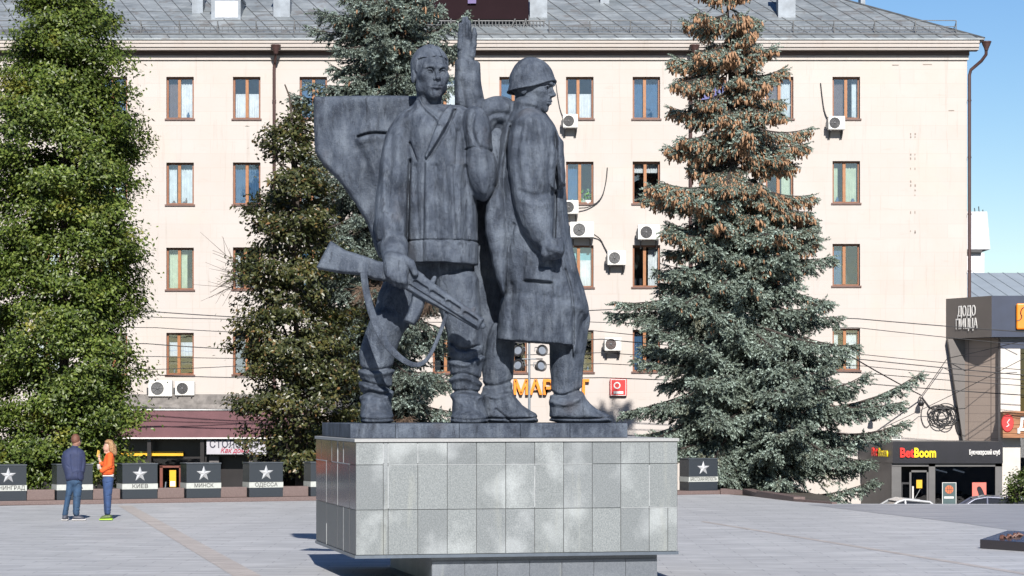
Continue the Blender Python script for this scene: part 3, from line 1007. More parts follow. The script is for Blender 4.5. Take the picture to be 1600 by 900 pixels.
    mb = MB(); mb.prism([(X(a), Z(b)) for a, b in chaikin([(1526, 762), (1532, 759), (1536, 765), (1540, 775), (1541, 784), (1528, 784), (1531, 774)], 2)], KY + .10, KY + .108); add(mb, 'poster_silhouette', blk, p2)
    mb = MB()
    for a, b in ((1465, 1485), (1494, 1512)): mb.tube([(X(a), KY + .55, Z(734)), (X(b), KY + .7, Z(739))], .03, 6)
    lamp = pbr('tube_lamp', (.9, .9, .95), .4, 0, 3, 0, emit=1.3); add(mb, 'tube_lamp', lamp)
    # lettering
    cy = KY - .035
    o = text_mesh('lettering_red', 'Bet', .46, redl, root, Vector((X(1416.5), cy, Z(708))) - off, depth=.06, bold=.016, width=22 * k)
    o = text_mesh('lettering_yellow', 'Boom', .46, yell, root, Vector((X(1445), cy, Z(708))) - off, depth=.06, bold=.016, width=34 * k)
    o = text_mesh('lettering_white', 'Букмекерский клуб', .23, white, root, Vector((X(1538), cy, Z(707))) - off, depth=.03, bold=.006, width=48 * k)
    d = Vector((xa - xc, KY - BY, 0)).normalized()
    ang = math.atan2(d.y, d.x)
    for body, mt, t, wd_ in (('Bet', redl, .52, .55), ('Boom', yell, .76, .85)):
        pt = Vector((xc + (xa - xc) * t, BY + (KY - BY) * t, Z(708))) + Vector((d.y, -d.x, 0)) * .04
        text_mesh('side_lettering', body, .42, mt, root, pt - off, rot=(R(90), 0, ang), depth=.05, bold=.014, width=wd_)
    # air conditioner seen from its side on the shop roof
    t = empty('air_conditioner', (X(1395), KY + .6, Z(690)))
    tag(t, 'upright beige air conditioner on the roof of the betting shop', 'air conditioner')
    mb = MB(); mb.box(-.20, .02, -.3, .3, .04, .50); mb.build('casing', pbr('beige_casing', (.52, .49, .42), .5, .2), t, bevel=.02)
    mb = MB(); mb.box(.03, .36, -.2, .25, .04, .5); mb.build('coil_casing', M['white_plastic'], t, bevel=.02)
    mb = MB()
    for i in range(8): mb.box(.06, .33, -.215, -.2, .09 + i * .05, .115 + i * .05)
    mb.build('louvre', M['fangrey'], t)
    mb = MB(); mb.box(-.18, .34, -.2, .25, 0, .04); mb.build('foot_rail', M['dark_metal'], t)

    # pizza shop: dark box above a tiled wall
    k2 = BY / F
    def P(px, Y): return (px - CX) / F * Y
    r2 = empty('pizza_shop', (P(1550, 87.5), 87.5, -1.75))
    tag(r2, 'pizza shop with a dark projecting sign box above beige tiles at the right edge', 'shop')
    off2 = Vector(r2.location)
    def add2(mb, name, mats, parent=None, **kw):
        mb.v = [tuple(Vector(p) - off2) for p in mb.v]
        return mb.build(name, mats, parent or r2, **kw)
    zt, zbm = EYE + (640 - 462) * 87.5 / F, EYE + (640 - 526.5) * 87.5 / F
    A, B, C = (P(1478, 90), 90.0), (P(1549.5, 87.5), 87.5), (P(1760, 87.5), 87.5)
    pl = [A, B, C, (C[0], 96.0), (A[0] + .05, 96.0)]
    n = 5
    mb = MB()
    vs = [(x, y, zbm) for x, y in pl] + [(x, y, zt) for x, y in pl]
    brn = pbr('brown_grey_lit_cladding', (.125, .112, .105), .5, .12, 2, 0)  # same cladding as the navy faces, with left face sunlight put into colour
    mb.add(vs, [(4, 3, 2, 1, 0), (5, 6, 7, 8, 9)], 1)
    mb.add(vs, [(0, 1, 6, 5)], 0)
    mb.add(vs, [(1, 2, 7, 6), (2, 3, 8, 7), (3, 4, 9, 8), (4, 0, 5, 9)], 1)
    box = add2(mb, 'sign_box', [brn, navy])
    d = Vector((B[0] - A[0], B[1] - A[1], 0)).normalized(); ang = math.atan2(d.y, d.x)
    for body, py, w_ in (('ДОДО', 487, 30), ('ПИЦЦА', 507, 36)):
        t_ = .47
        pt = Vector((A[0] + (B[0] - A[0]) * t_, A[1] + (B[1] - A[1]) * t_, EYE + (640 - py) * 88.8 / F)) + Vector((d.y, -d.x, 0)) * .03
        text_mesh('lettering', body, .52, white, box, pt - off2, rot=(R(90), 0, ang), depth=.02, bold=.006, width=w_ / 71.5 * 2.6)
    orr = pbr('orange_emblem', (.90, .25, .01), .4, .08, 3, 0)
    mb = MB(); x0 = P(1588, 87.4); z0_, z1_ = EYE + (640 - 515) * 87.4 / F, EYE + (640 - 474) * 87.4 / F
    mb.box(x0, x0 + .95, 87.36, 87.47, z0_, z1_); em = add2(mb, 'emblem', orr, box, bevel=.06)
    mb = MB(); mb.tube([tuple(q) for q in chaikin([(x0 + .02, 87.35, z0_ + .32), (x0 + .12, 87.35, z0_ + .34), (x0 + .2, 87.35, z0_ + .45), (x0 + .13, 87.35, z0_ + .6), (x0 + .2, 87.35, z0_ + .78), (x0 + .34, 87.35, z0_ + .82), (x0 + .5, 87.35, z0_ + .7)], 2, False)], .018, 5); add2(mb, 'emblem_line', blk, em)
    # tiles
    m, nt, bs = _new('beige_tiles')
    v = coords(nt)
    sp = nt.nodes.new('ShaderNodeSeparateXYZ'); nt.links.new(v, sp.inputs[0]); cb = nt.nodes.new('ShaderNodeCombineXYZ')
    ad = nt.nodes.new('ShaderNodeMath'); ad.operation = 'ADD'; nt.links.new(sp.outputs[0], ad.inputs[0]); nt.links.new(sp.outputs[1], ad.inputs[1])
    nt.links.new(ad.outputs[0], cb.inputs[0]); nt.links.new(sp.outputs[2], cb.inputs[1])
    br = nt.nodes.new('ShaderNodeTexBrick'); nt.links.new(cb.outputs[0], br.inputs['Vector'])
    br.offset = 0; br.inputs['Scale'].default_value = 1; br.inputs['Brick Width'].default_value = .30; br.inputs['Row Height'].default_value = .30; br.inputs['Mortar Size'].default_value = .007
    br.inputs['Color1'].default_value = (.40, .325, .275, 1); br.inputs['Color2'].default_value = (.37, .30, .255, 1); br.inputs['Mortar'].default_value = (.20, .16, .14, 1)
    nt.links.new(br.outputs[0], bs.inputs['Base Color']); bs.inputs['Roughness'].default_value = .4
    mb = MB()
    a, b = (P(1505, 89.7), 89.7), (P(1561, 88.2), 88.2)
    pl2 = [a, b, (P(1760, 88.2), 88.2), (P(1760, 88.2), 95), (a[0], 95)]
    vs = [(x, y, -1.75) for x, y in pl2] + [(x, y, zbm - .004) for x, y in pl2]
    mb.add(vs, [(i, (i + 1) % 5, (i + 1) % 5 + 5, i + 5) for i in range(5)])
    add2(mb, 'tiled_wall', m)
    mb = MB(); zz = lambda py, Y: EYE + (640 - py) * Y / F
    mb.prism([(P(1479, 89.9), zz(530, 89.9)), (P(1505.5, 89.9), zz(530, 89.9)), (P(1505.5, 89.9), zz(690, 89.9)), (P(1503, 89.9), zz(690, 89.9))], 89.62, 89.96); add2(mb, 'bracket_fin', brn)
    mb = MB(); mb.box(P(1563, 87.8), P(1594, 87.8), 87.75, 88.19, -1.75, zz(545, 87.8)); add2(mb, 'column', pbr('pale_stone', (.62, .58, .53), .6, .15, 2, .1, 20), bevel=.01)
    mb = MB(); mb.box(P(1563, 87.8), P(1760, 87.8), 87.78, 88.18, zz(545, 87.8) + .004, zbm - .006); add2(mb, 'lintel', navy)
    mb = MB(); mb.box(P(1595, 88), P(1760, 88), 88.05, 88.12, -1.75, zz(545, 88)); add2(mb, 'shop_pane', gl)
    # timber sign on the same wall
    wood, nt, bs = _new('timber_boards')
    v = coords(nt, (1.2, 1, 9)); n_ = noise(nt, v, 2.0, 5, .6)
    nt.links.new(ramp(nt, n_, [(.3, (.22, .085, .03)), (.7, (.42, .18, .07))]), bs.inputs['Base Color'])
    wx = P(1567, 87.2)
    mb = MB(); z0w, z1w = zz(684, 87.2), zz(642, 87.2)
    hgt = (z1w - z0w) / 6
    for i in range(6): mb.box(wx, P(1760, 87.2), 87.2, 87.3 + .0, z0w + i * hgt, z0w + (i + 1) * hgt - .015)
    mb.box(wx + .02, P(1758, 87.2), 87.3, 87.74, z0w + .02, z1w - .03)
    sg = add2(mb, 'timber_sign', wood)
    mb = MB(); Rm = Matrix.Translation((P(1575, 87.1), 87.18, zz(661, 87.1))) @ Matrix.Scale(.68, 4, (1, 0, 0)) @ Matrix.Rotation(R(90), 4, 'X'); mb.lathe([(0, .03), (.30, .03), (.33, .0), (.33, -.02)], 28, 0, Rm, False); rd = add2(mb, 'round_emblem', M['redm'], sg)
    mb = MB(); mb.tube([(P(1573, 87.1), 87.14, zz(667, 87.1)), (P(1577, 87.1), 87.14, zz(664, 87.1)), (P(1574, 87.1), 87.14, zz(660, 87.1)), (P(1578, 87.1), 87.14, zz(655, 87.1))], .022, 5); add2(mb, 'emblem_mark', white, rd)
    text_mesh('lettering', 'Д', .62, white, sg, Vector((P(1601, 87.1), 87.17, zz(664, 87.1))) - off2, depth=.05, bold=.02)

    # far buildings
    t = empty('white_tower_block', (P(1528, 150), 150, -1.75))
    tag(t, 'small white building far off between the cream wall and the sky', 'building')
    Zf = lambda py, Y: EYE + (640 - py) * Y / F
    wt = pbr('far_white_wall', (.66, .67, .70), .8, .12, .5, 0)
    mb = MB(); mb.box(P(1480, 150) - t.location.x, P(1538, 150) - t.location.x, 0, 8, 0, Zf(395, 150) + 1.75); mb.build('wall', wt, t)
    mb = MB(); a0, a1 = P(1478, 150) - t.location.x, P(1546, 150) - t.location.x; a2 = P(1541, 150) - t.location.x
    zq = Zf(390, 150) + 1.75; zp = Zf(331, 150) + 1.75
    mb.prism([(a0, zq), (a1, zq), (a2, zp), (a0, zp)], -.3, 8.3); mb.build('roof', pbr('far_pale_roof', (.52, .53, .56), .6, .15, .6, 0), t)
    mb = MB(); mb.box(a0, a1 - .5, -.31, 8.1, Zf(395, 150) + 1.755, zq - .004); mb.build('eaves', M['dark_metal'], t)
    mb = MB()
    for i in range(7): mb.tube([(a0 + 1.2 + i * .25, 2, zp - .1), (a0 + 1.1 + i * .26, 2, zp + .3 + .1 * (i % 3))], .03, 4)
    mb.build('aerial', M['dark_metal'], t)
    t = empty('metal_roofed_house', (P(1580, 118), 118, -1.75))
    tag(t, 'house with a pale grey seamed metal roof behind the pizza shop', 'building')
    o_ = t.location
    mb = MB()
    rx0, rx1 = P(1490, 118) - o_.x, P(1700, 118) - o_.x
    zl, zh = Zf(470, 118) + 1.75, Zf(421, 121) + 1.75
    mb.add([(rx0, 0, zl), (rx1 + 2, 0, zl), (rx1, 6, zh), (rx0, 6, zh), (rx0, 12, zl), (rx1 + 2, 12, zl)], [(0, 1, 2, 3), (3, 2, 5, 4), (1, 5, 2), (0, 3, 4)])
    for i in range(26):
        x = rx0 + i * .75
        if x < rx1: mb.tube([(x, 0, zl + .01), (x - .9, 6, zh + .01)], .03, 4)
    mb.build('roof', pbr('pale_roof_metal', (.44, .50, .54), .45, .15, 1, 0, 10, .3), t)
    mb = MB(); mb.box(rx0 + .3, rx1 + 1.6, .3, 11.7, 0, zl); mb.build('wall', wt, t)

def cable(pts, lab, r=.016, group='overhead cables across the facade', mat=None):
    mb = MB()
    P = []
    for (a, b, ya), (c, d, yb) in zip(pts[:-1], pts[1:]):
        p, q = W(a, b, ya), W(c, d, yb)
        L = (q - p).length
        for i in range(14):
            t = i / 14
            s = p.lerp(q, t); s.z -= .012 * L * 4 * t * (1 - t) * .35
            P.append(s)
    P.append(W(*pts[-1]))
    mb.tube(P, r, 5)
    o = mb.build('overhead_cable', mat)
    tag(o, lab, 'cable', group)

def build_cables():
    cm = pbr('black_cable', (.022, .022, .025), .6, .2, 5, 0)
    E = [((-200, 470), (200, 484), (440, 499), (990, 482), (1340, 498), (1750, 528), 'highest overhead cable, passing above the lowest window row'),
         ((-200, 483), (200, 494), (440, 500), (920, 503), (1340, 512), (1750, 552), 'second overhead cable from the top, sagging towards the pizza shop'),
         ((-200, 500), (245, 512), (370, 519), (930, 517), (1340, 553), (1750, 590), 'third overhead cable from the top, crossing the coat hem'),
         ((-200, 524), (230, 537), (370, 546), (940, 530), (1350, 562), (1750, 598), 'fourth overhead cable from the top, behind the greatcoat'),
         ((-200, 548), (245, 557), (370, 560), (940, 551), (1350, 572), (1750, 604), 'fifth overhead cable from the top, at boot shaft height'),
         ((-200, 580), (245, 577), (370, 572), (940, 568), (1350, 583), (1750, 612), 'sixth overhead cable from the top, above the orange letters'),
         ((-200, 588), (245, 586), (370, 590), (940, 590), (1360, 600), (1750, 626), 'lowest long overhead cable, crossing the orange letters')]
    for i, e in enumerate(E):
        cable([(a, b, 84 + i * .35) for a, b in e[:-1]], e[-1], .013 + .004 * (i % 3 == 0), mat=cm)
    cable([(1310, 545, 82), (1440, 618, 89.7)], 'short thick cable slanting down to the coiled bundle on the wall', .024, mat=cm)
    cable([(1440, 618, 89.7), (1480, 560, 89.5), (1600, 532, 87)], 'short cable rising from the coiled bundle to the pizza shop', .014, mat=cm)
    cable([(1380, 668, 88.5), (1440, 640, 89.6), (1600, 560, 87)], 'thin cable rising from the betting shop roof past the coils', .012, mat=cm)
    # coil of spare cable hooked on the wall
    rng = random.Random(3)
    mb = MB()
    for j in range(7):
        cx, cz, rx, rz = 1474 + rng.uniform(-8, 8), 650 + rng.uniform(-6, 5), rng.uniform(8, 20), rng.uniform(9, 18)
        ph = rng.uniform(0, 6)
        mb.tube([(bx(cx + rx * math.cos(a * .35 + ph)), BY - .06 - j * .02, bz(cz + rz * math.sin(a * .35 + ph))) for a in range(19)], .02, 5)
    mb.tube([(bx(1440), BY - .05, bz(620)), (bx(1452), BY - .06, bz(636)), (bx(1465), BY - .08, bz(640)), (bx(1494), BY - .08, bz(636)), (bx(1497), BY - .06, bz(610))], .022, 5)
    mb.tube([tuple(q) for q in chaikin([(bx(1445), BY - .05, bz(625)), (bx(1437), BY - .05, bz(650)), (bx(1446), BY - .05, bz(672)), (bx(1458), BY - .05, bz(655))], 2, False)], .014, 5)
    mb.tube([tuple(q) for q in chaikin([(bx(1492), BY - .05, bz(655)), (bx(1495), BY - .05, bz(675)), (bx(1503), BY - .05, bz(683))], 2, False)], .03, 5)
    o = mb.build('cable_coil', cm); tag(o, 'tangled loops of spare black cable hanging on the cream wall above the betting shop', 'cable coil')
    # wall lamps above the betting shop
    for i, (px, py, lab) in enumerate(((1362, 652, 'small black wall floodlight next to the spruce branch tips'), (1384, 634, 'small black wall floodlight just right of the longest spruce branch'), (1436, 628, 'small black wall lamp beside the coiled cables'))):
        t = empty('wall_floodlight', (bx(px), BY, bz(py)))
        tag(t, lab, 'floodlight', 'small floodlights on the cream wall')
        mb = MB(); mb.lathe([(0, .10), (.05, .095), (.09, .0), (.10, -.12), (.11, -.14), (0, -.13)], 14, 0, Matrix.Translation((0, -.35, 0)) @ Matrix.Rotation(R(-60), 4, 'X')); mb.build('lamp_head', M['dark_metal'], t)
        mb = MB(); mb.tube([(0, 0, .15), (0, -.25, .2), (0, -.35, .08)], .02, 6); mb.build('arm', M['dark_metal'], t)
# ------------------------------------------------------------------ pedestal, square furniture
def granite(name, dark, light, tile_w, tile_h, patch=True, rough=.35, speck=.5, z_off=0.0):
    """speckled stone slabs; the slabs differ and pale weathered patches spread over them"""
    m, nt, bs = _new(name)
    v = coords(nt)
    sp = nt.nodes.new('ShaderNodeSeparateXYZ'); nt.links.new(v, sp.inputs[0])
    cb = nt.nodes.new('ShaderNodeCombineXYZ')
    ad = nt.nodes.new('ShaderNodeMath'); ad.operation = 'ADD'
    nt.links.new(sp.outputs[0], ad.inputs[0]); nt.links.new(sp.outputs[1], ad.inputs[1])
    nt.links.new(ad.outputs[0], cb.inputs[0]); nt.links.new(sp.outputs[2], cb.inputs[1])
    c = None
    vo = nt.nodes.new('ShaderNodeTexVoronoi'); vo.inputs['Scale'].default_value = 120; nt.links.new(v, vo.inputs['Vector'])
    n1 = noise(nt, v, 55, 4, .8)
    g = ramp(nt, n1, [(.35, dark), (.62, tuple((a + b) / 2 for a, b in zip(dark, light))), (.8, light)])
    if patch:
        oi = nt.nodes.new('ShaderNodeObjectInfo')
        ca = nt.nodes.new('ShaderNodeVectorMath'); ca.operation = 'MULTIPLY_ADD'
        cx = nt.nodes.new('ShaderNodeCombineXYZ')
        for q in range(3): nt.links.new(oi.outputs['Random'], cx.inputs[q])
        nt.links.new(cx.outputs[0], ca.inputs[0]); ca.inputs[1].default_value = (.14, .14, .14)
        nt.links.new(coords(nt, (1.2, 1.2, 1.0)), ca.inputs[2])
        n2 = noise(nt, ca.outputs[0], 1.3, 4, .55)
        g = mix(nt, ramp(nt, oi.outputs['Random'], [(0, 0.0), (1, .28)]), g, tuple(x * .72 for x in dark))
        g2 = ramp(nt, n1, [(.3, tuple(x * .82 for x in light)), (.7, tuple(min(1, x * 1.12) for x in light))])
        g = mix(nt, ramp(nt, n2, [(.50, 0.0), (.66, .62)]), g, g2)
        n3 = noise(nt, v, 3.4, 4, .6)
        g = mix(nt, ramp(nt, n3, [(.60, 0.0), (.74, .5)]), g, tuple(x * .75 for x in dark))
        n5 = noise(nt, coords(nt, (2.2, 2.2, .25)), 2.0, 4, .6)
        g = mix(nt, ramp(nt, n5, [(.60, 0.0), (.76, .35)]), g, (.34, .35, .30))
    nt.links.new(g, bs.inputs['Base Color'])
    bs.inputs['Roughness'].default_value = rough
    bump(nt, bs, n1, .05, .004)
    return m

def build_pedestal():
    yaw = math.atan2(.216, .976)
    corner = W(556, 686, 32.0)
    O = Vector((corner.x, corner.y, 0))
    root = empty('granite_pedestal', O, yaw)
    tag(root, 'large block pedestal of grey granite slabs carrying the soldiers, overhanging a smaller foot', 'pedestal')
    Wd, Dp = 4.40, 3.80
    zt, zb = EYE - 46 / F * 32.0, EYE - 233 / F * 32.0
    front = granite('weathered_granite', (.118, .134, .138), (.385, .415, .42), .36, .5, True, .55)
    front2 = granite('dark_weathered_granite', (.105, .120, .126), (.33, .355, .365), .36, .5, True, .52)
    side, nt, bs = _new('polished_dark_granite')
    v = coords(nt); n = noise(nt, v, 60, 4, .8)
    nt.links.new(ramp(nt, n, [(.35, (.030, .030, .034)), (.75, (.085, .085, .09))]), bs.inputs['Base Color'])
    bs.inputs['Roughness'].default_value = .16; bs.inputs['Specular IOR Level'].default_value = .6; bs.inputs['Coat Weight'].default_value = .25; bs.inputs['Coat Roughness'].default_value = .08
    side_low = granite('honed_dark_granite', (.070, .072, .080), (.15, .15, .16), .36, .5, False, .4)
    joint = pbr('pale_joint', (.36, .38, .39), .8, .3, 10, 0)
    core = pbr('dark_joint', (.11, .115, .12), .8, .3, 10, 0)
    mb = MB(); mb.box(.02, Wd - .02, .02, Dp - .02, zb + .012, zt - .02); body = mb.build('core', core, root)
    # slabs of the front, three courses
    zs = [zb + .045, zb + .045 + (zt - zb - .09) * .40, zb + .045 + (zt - zb - .09) * .80, zt - .045]
    rng = random.Random(11)
    xs = [0, .365, .43]
    w = (Wd - .43) / 10
    xs += [.43 + w * (i + 1) for i in range(10)]
    mb = MB(); m2 = MB(); g = .0035
    for r in range(3):
        for i in range(len(xs) - 1):
            tgt = m2 if rng.random() < .33 else mb
            pr = rng.uniform(0, .004)
            cuts = [(xs[i], xs[i + 1])]
            if r == 0 and i == len(xs) - 2: mid = xs[i] + w * .66; cuts = [(xs[i], mid), (mid, xs[i + 1])]
            for a, b in cuts:
                sl = MB(); sl.box(a + g, b - g, -pr, .021, zs[r] + g, zs[r + 1] - g)
                sl.build('front_slab', front if tgt is mb else front2, root, bevel=.002)
    # left and right flanks
    ys = [i * Dp / 7 for i in range(8)]
    fl = [MB() for _ in range(4)]; mj = MB()
    for r in range(3):
        for i in range(7):
            q = 0 if r > 0 else 2
            tl = rng.uniform(-.002, .003)
            fl[q].box(-.001 - tl, .021, ys[i] + g, ys[i + 1] - g, zs[r] + g, zs[r + 1] - g)
            fl[q + 1].box(Wd - .021, Wd + .001, ys[i] + g, ys[i + 1] - g, zs[r] + g, zs[r + 1] - g)
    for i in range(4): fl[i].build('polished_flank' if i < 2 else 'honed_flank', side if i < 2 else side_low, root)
    for y, a, b in ((ys[3], zs[1], zs[3]), (ys[4], zs[2], zs[3]), (ys[5], zs[1], zs[2]), (ys[2], zs[2], zs[3]), (ys[2], zs[0], zs[1]), (ys[5] , zs[0], zs[0] + .3)):
        mj.box(-.006, .02, y - .008, y + .008, a, b)
    for a, b in ((ys[1], ys[4]), (ys[5], ys[7])): mj.box(-.006, .02, a, b, zs[2] - .006, zs[2] + .006)
    for x, r in ((xs[2], 2), (xs[2], 1), (xs[3], 2), (xs[7], 1), (xs[11], 1), (xs[1], 2)): mj.box(x - .006, x + .006, -.006, .01, zs[r] + .02, zs[r + 1] - .02)
    for a, b, r in ((3, 5, 2), (5, 8, 2), (8, 9, 2), (1, 3, 2), (10, 12, 1)): mj.box(xs[a], xs[b], -.005, .01, zs[r] - .004, zs[r] + .004)
    mj.build('mortar_joint', joint, root)
    trim = pbr('steel_trim', (.16, .19, .23), .35, .2, 8, 0, 10, .6)
    mb = MB(); mb.box(-.012, Wd + .012, -.012, Dp + .012, zb, zb + .042); mb.build('bottom_trim', trim, root)
    cap = granite('pale_cap_stone', (.27, .275, .275), (.42, .425, .42), 1, 1, False, .6)
    mb = MB(); mb.box(-.02, Wd + .02, -.025, Dp + .02, zt - .042, zt); mb.build('cap_slab', cap, root, bevel=.004)
    foot = granite('foot_granite', (.080, .092, .110), (.20, .22, .245), 1, 1, True, .45)
    mb = MB(); x0, x1 = 1.045, 4.157
    n = 7
    for i in range(n): mb.box(x0 + (x1 - x0) * i / n + .003, x0 + (x1 - x0) * (i + 1) / n - .003, .14, .17, 0, zb - .06)
    mb.box(x0, x1, .165, Dp - .35, 0, zb - .06); mb.box(x0 + .0, x1 - .0, .16, Dp - .35, zb - .058, zb - .002)
    mb.build('foot_block', foot, root)
    # plinth of the statue
    P0 = W(547, 684, 32.75)
    pl = empty('statue_plinth', (P0.x, P0.y, zt), yaw)
    tag(pl, 'low dark bronze plinth slab between the boots and the granite pedestal', 'plinth')
    return root, pl, zt

def plinth_mesh(pl, mat):
    mb = MB()
    xs = [0, .62, 1.5, 2.35, 3.05, 3.87]
    for a, b in zip(xs[:-1], xs[1:]): mb.box(a + .002, b - .002, 0, 2.7, .002, .198)
    mb.box(.05, 3.8, .05, 2.6, .003, .19)
    mb.build('plinth_slab', mat, pl, bevel=.008)

def star_mesh(mb, cx, cy, cz, r, h, mi=0):
    pts = []
    for i in range(10):
        a = math.pi / 2 + i * math.pi / 5
        q = r if i % 2 == 0 else r * .40
        pts.append((cx + q * math.cos(a), cy, cz + q * math.sin(a)))
    pts.append((cx, cy - h, cz))
    mb.add(pts, [((i + 1) % 10, i, 10) for i in range(10)], mi)

def build_city_blocks():
    A, B = Vector((-11.5 * 2.3 / 2.2, 55.7 * 2.3 / 2.2)), Vector((4.96 * 2.3 / 2.2, 63.3 * 2.3 / 2.2))
    A = G(13, 789.5).xy; B = G(1099, 772.5).xy
    d = (B - A); L = d.length; u = d / L
    ang = math.atan2(u.y, u.x)
    dark = granite('black_granite', (.022, .028, .036), (.050, .058, .070), 1, 1, False, .22)
    band = pbr('pale_band_stone', (.46, .48, .45), .6, .15, 12, .1, 40)
    cap = pbr('slate_cap', (.060, .072, .086), .4, .3, 6, 0)
    silver = pbr('silver_star', (.62, .63, .64), .35, .15, 10, 0, 10, .3)
    ink = pbr('dark_engraving', (.035, .035, .035), .6, .1)
    red = granite('red_brown_granite', (.105, .070, .064), (.24, .175, .16), 1, 1, False, .55)
    labs = {0: ('ЛЕНИНГРАД', 'dark granite block with a silver star, lettered ЛЕНИНГРАД, cut by the left edge'),
            1: ('ТУЛА', 'dark granite star block standing right behind the man in the blue blazer'),
            2: ('КИЕВ', 'dark granite block with a silver star, lettered КИЕВ'),
            3: ('МИНСК', 'dark granite block with a silver star, lettered МИНСК'),
            4: ('ОДЕССА', 'dark granite block with a silver star, lettered ОДЕССА'),
            5: ('', 'dark granite star block mostly hidden by the left edge of the pedestal'),
            11: ('', 'dark granite star block mostly hidden by the right edge of the pedestal'),
            12: ('БРЕСТСКАЯ КРЕПОСТЬ', 'dark granite block with a silver star, lettered БРЕСТСКАЯ КРЕПОСТЬ')}
    # low wall between the blocks
    wl = empty('low_granite_wall', (A.x, A.y, 0), ang)
    tag(wl, 'low reddish granite kerb wall running between the star blocks along the back of the square', 'low wall')
    mb = MB(); mb2 = MB()
    sp = L / 12
    mb.box(-4, L + .75, -.12, .72, 0, .105)
    x = -3.0
    for i in range(-2, 12):
        c0, c1 = i * sp * 1.03 + .44, (i + 1) * sp * 1.03 - .44
        if i < 10: mb2.box(c0 + .03, c1 - .03, .10, .48, .107, .36)
    # curving kerb beyond the last block
    mb.build('kerb', red, wl, bevel=.01); mb2.build('wall_block', red, wl, bevel=.012)
    kb = MB()
    pts = [G(1126, 772.5), G(1160, 773), G(1182, 776.5), G(1240, 783.5), G(1300, 787.5)]
    for p, q in zip(pts[:-1], pts[1:]):
        n = (q - p).normalized(); s = Vector((-n.y, n.x, 0)) * (.3 if p.x < 6.6 else .14)
        hh = .16 if p.x < 6.6 else .06
        kb.add([p, q, q + s, p + s, p + Vector((0, 0, hh)), q + Vector((0, 0, hh * .7)), q + s + Vector((0, 0, hh * .7)), p + s + Vector((0, 0, hh))],
               [(3, 2, 1, 0), (4, 5, 6, 7), (0, 1, 5, 4), (1, 2, 6, 5), (2, 3, 7, 6), (3, 0, 4, 7)])
    ko = kb.build('curved_kerb', red); ko['kind'] = 'structure'
    for i, (txt, lab) in labs.items():
        p = A + u * (i * sp * 1.03 if i < 8 else i * sp)
        t = empty('star_block', (p.x, p.y, .107), ang)
        tag(t, lab, 'memorial block', 'star blocks along the back of the square')
        w, dp, h = .88, .56, .87
        mb = MB(); mb.box(-w / 2, w / 2, 0, dp, 0, .235); mb.box(-w / 2, w / 2, .0, dp, .375, h - .03)
        mb.build('stone', dark, t, bevel=.006)
        mb = MB(); mb.box(-w / 2 - .006, w / 2 + .006, -.006, dp + .003, .237, .373); b = mb.build('band', band, t)
        mb = MB(); mb.box(-w / 2 - .012, w / 2 + .012, -.014, dp + .012, h - .028, h + .002); mb.build('cap', cap, t, bevel=.004)
        mb = MB(); star_mesh(mb, 0, -.002, .605, .195, .05); mb.build('star', silver, t)
        if txt:
            n = len(txt)
            text_mesh('lettering', txt, .135, ink, b, (0, -.009, .306), depth=.004, bold=.0012, width=min(.80, .098 * n if n < 9 else .80))

def build_memorial_slab():
    blk = granite('black_memorial_granite', (.030, .026, .030), (.060, .052, .056), 1, 1, False, .14)
    P0 = G(1531, 857); ang = R(-58)
    t = empty('memorial_slab', P0, ang)
    tag(t, 'low black granite memorial slab with pale lettering lying on the paving at the right edge', 'memorial')
    L, Dp = 2.8, .62
    mb = MB()
    zf, zbk = .150, .285
    mb.add([(0, 0, 0), (L, 0, 0), (L, Dp, 0), (.0, Dp, 0), (0, 0, zf), (L, 0, zf), (L, Dp, zbk), (0, Dp, zbk)],
           [(3, 2, 1, 0), (4, 5, 6, 7), (0, 1, 5, 4), (1, 2, 6, 5), (2, 3, 7, 6), (3, 0, 4, 7)])
    mb.build('slab', blk, t, bevel=.008)
    tl = math.atan2(zbk - zf, Dp)
    wt = pbr('engraved_letters', (.55, .53, .54), .6, .1)
    fl = MB()
    br = pbr('bronze_ornament', (.16, .075, .055), .5, .4, 20, .3, 40)
    mb = MB()
    for r, (y, n) in enumerate(((.40, 6), (.24, 7), (.08, 6))):
        z = zf + (zbk - zf) * y / Dp
        for j in range(n):
            x = .95 + j * .22 + .03 * r
            mb.box(x, x + .05, y, y + .10, z + .010, z + .026); mb.box(x + .09, x + .13, y, y + .10, z + .010, z + .026); mb.box(x + .05, x + .09, y + .04, y + .07, z + .010, z + .026)
    mb.build('engraving', wt, t)
    mb = MB()
    rng = random.Random(4)
    for j in range(9):
        x, y = .40 + j * .022, .10 + j * .022 + rng.uniform(-.03, .03)
        z = zf + (zbk - zf) * y / Dp
        mb.tube([(x, y, z), (x + rng.uniform(-.06, .06), y + .05, z + .05), (x + rng.uniform(-.1, .1), y + .12, z + .02)], [.02, .025, .008], 6)
    mb.build('bronze_branch', br, t)

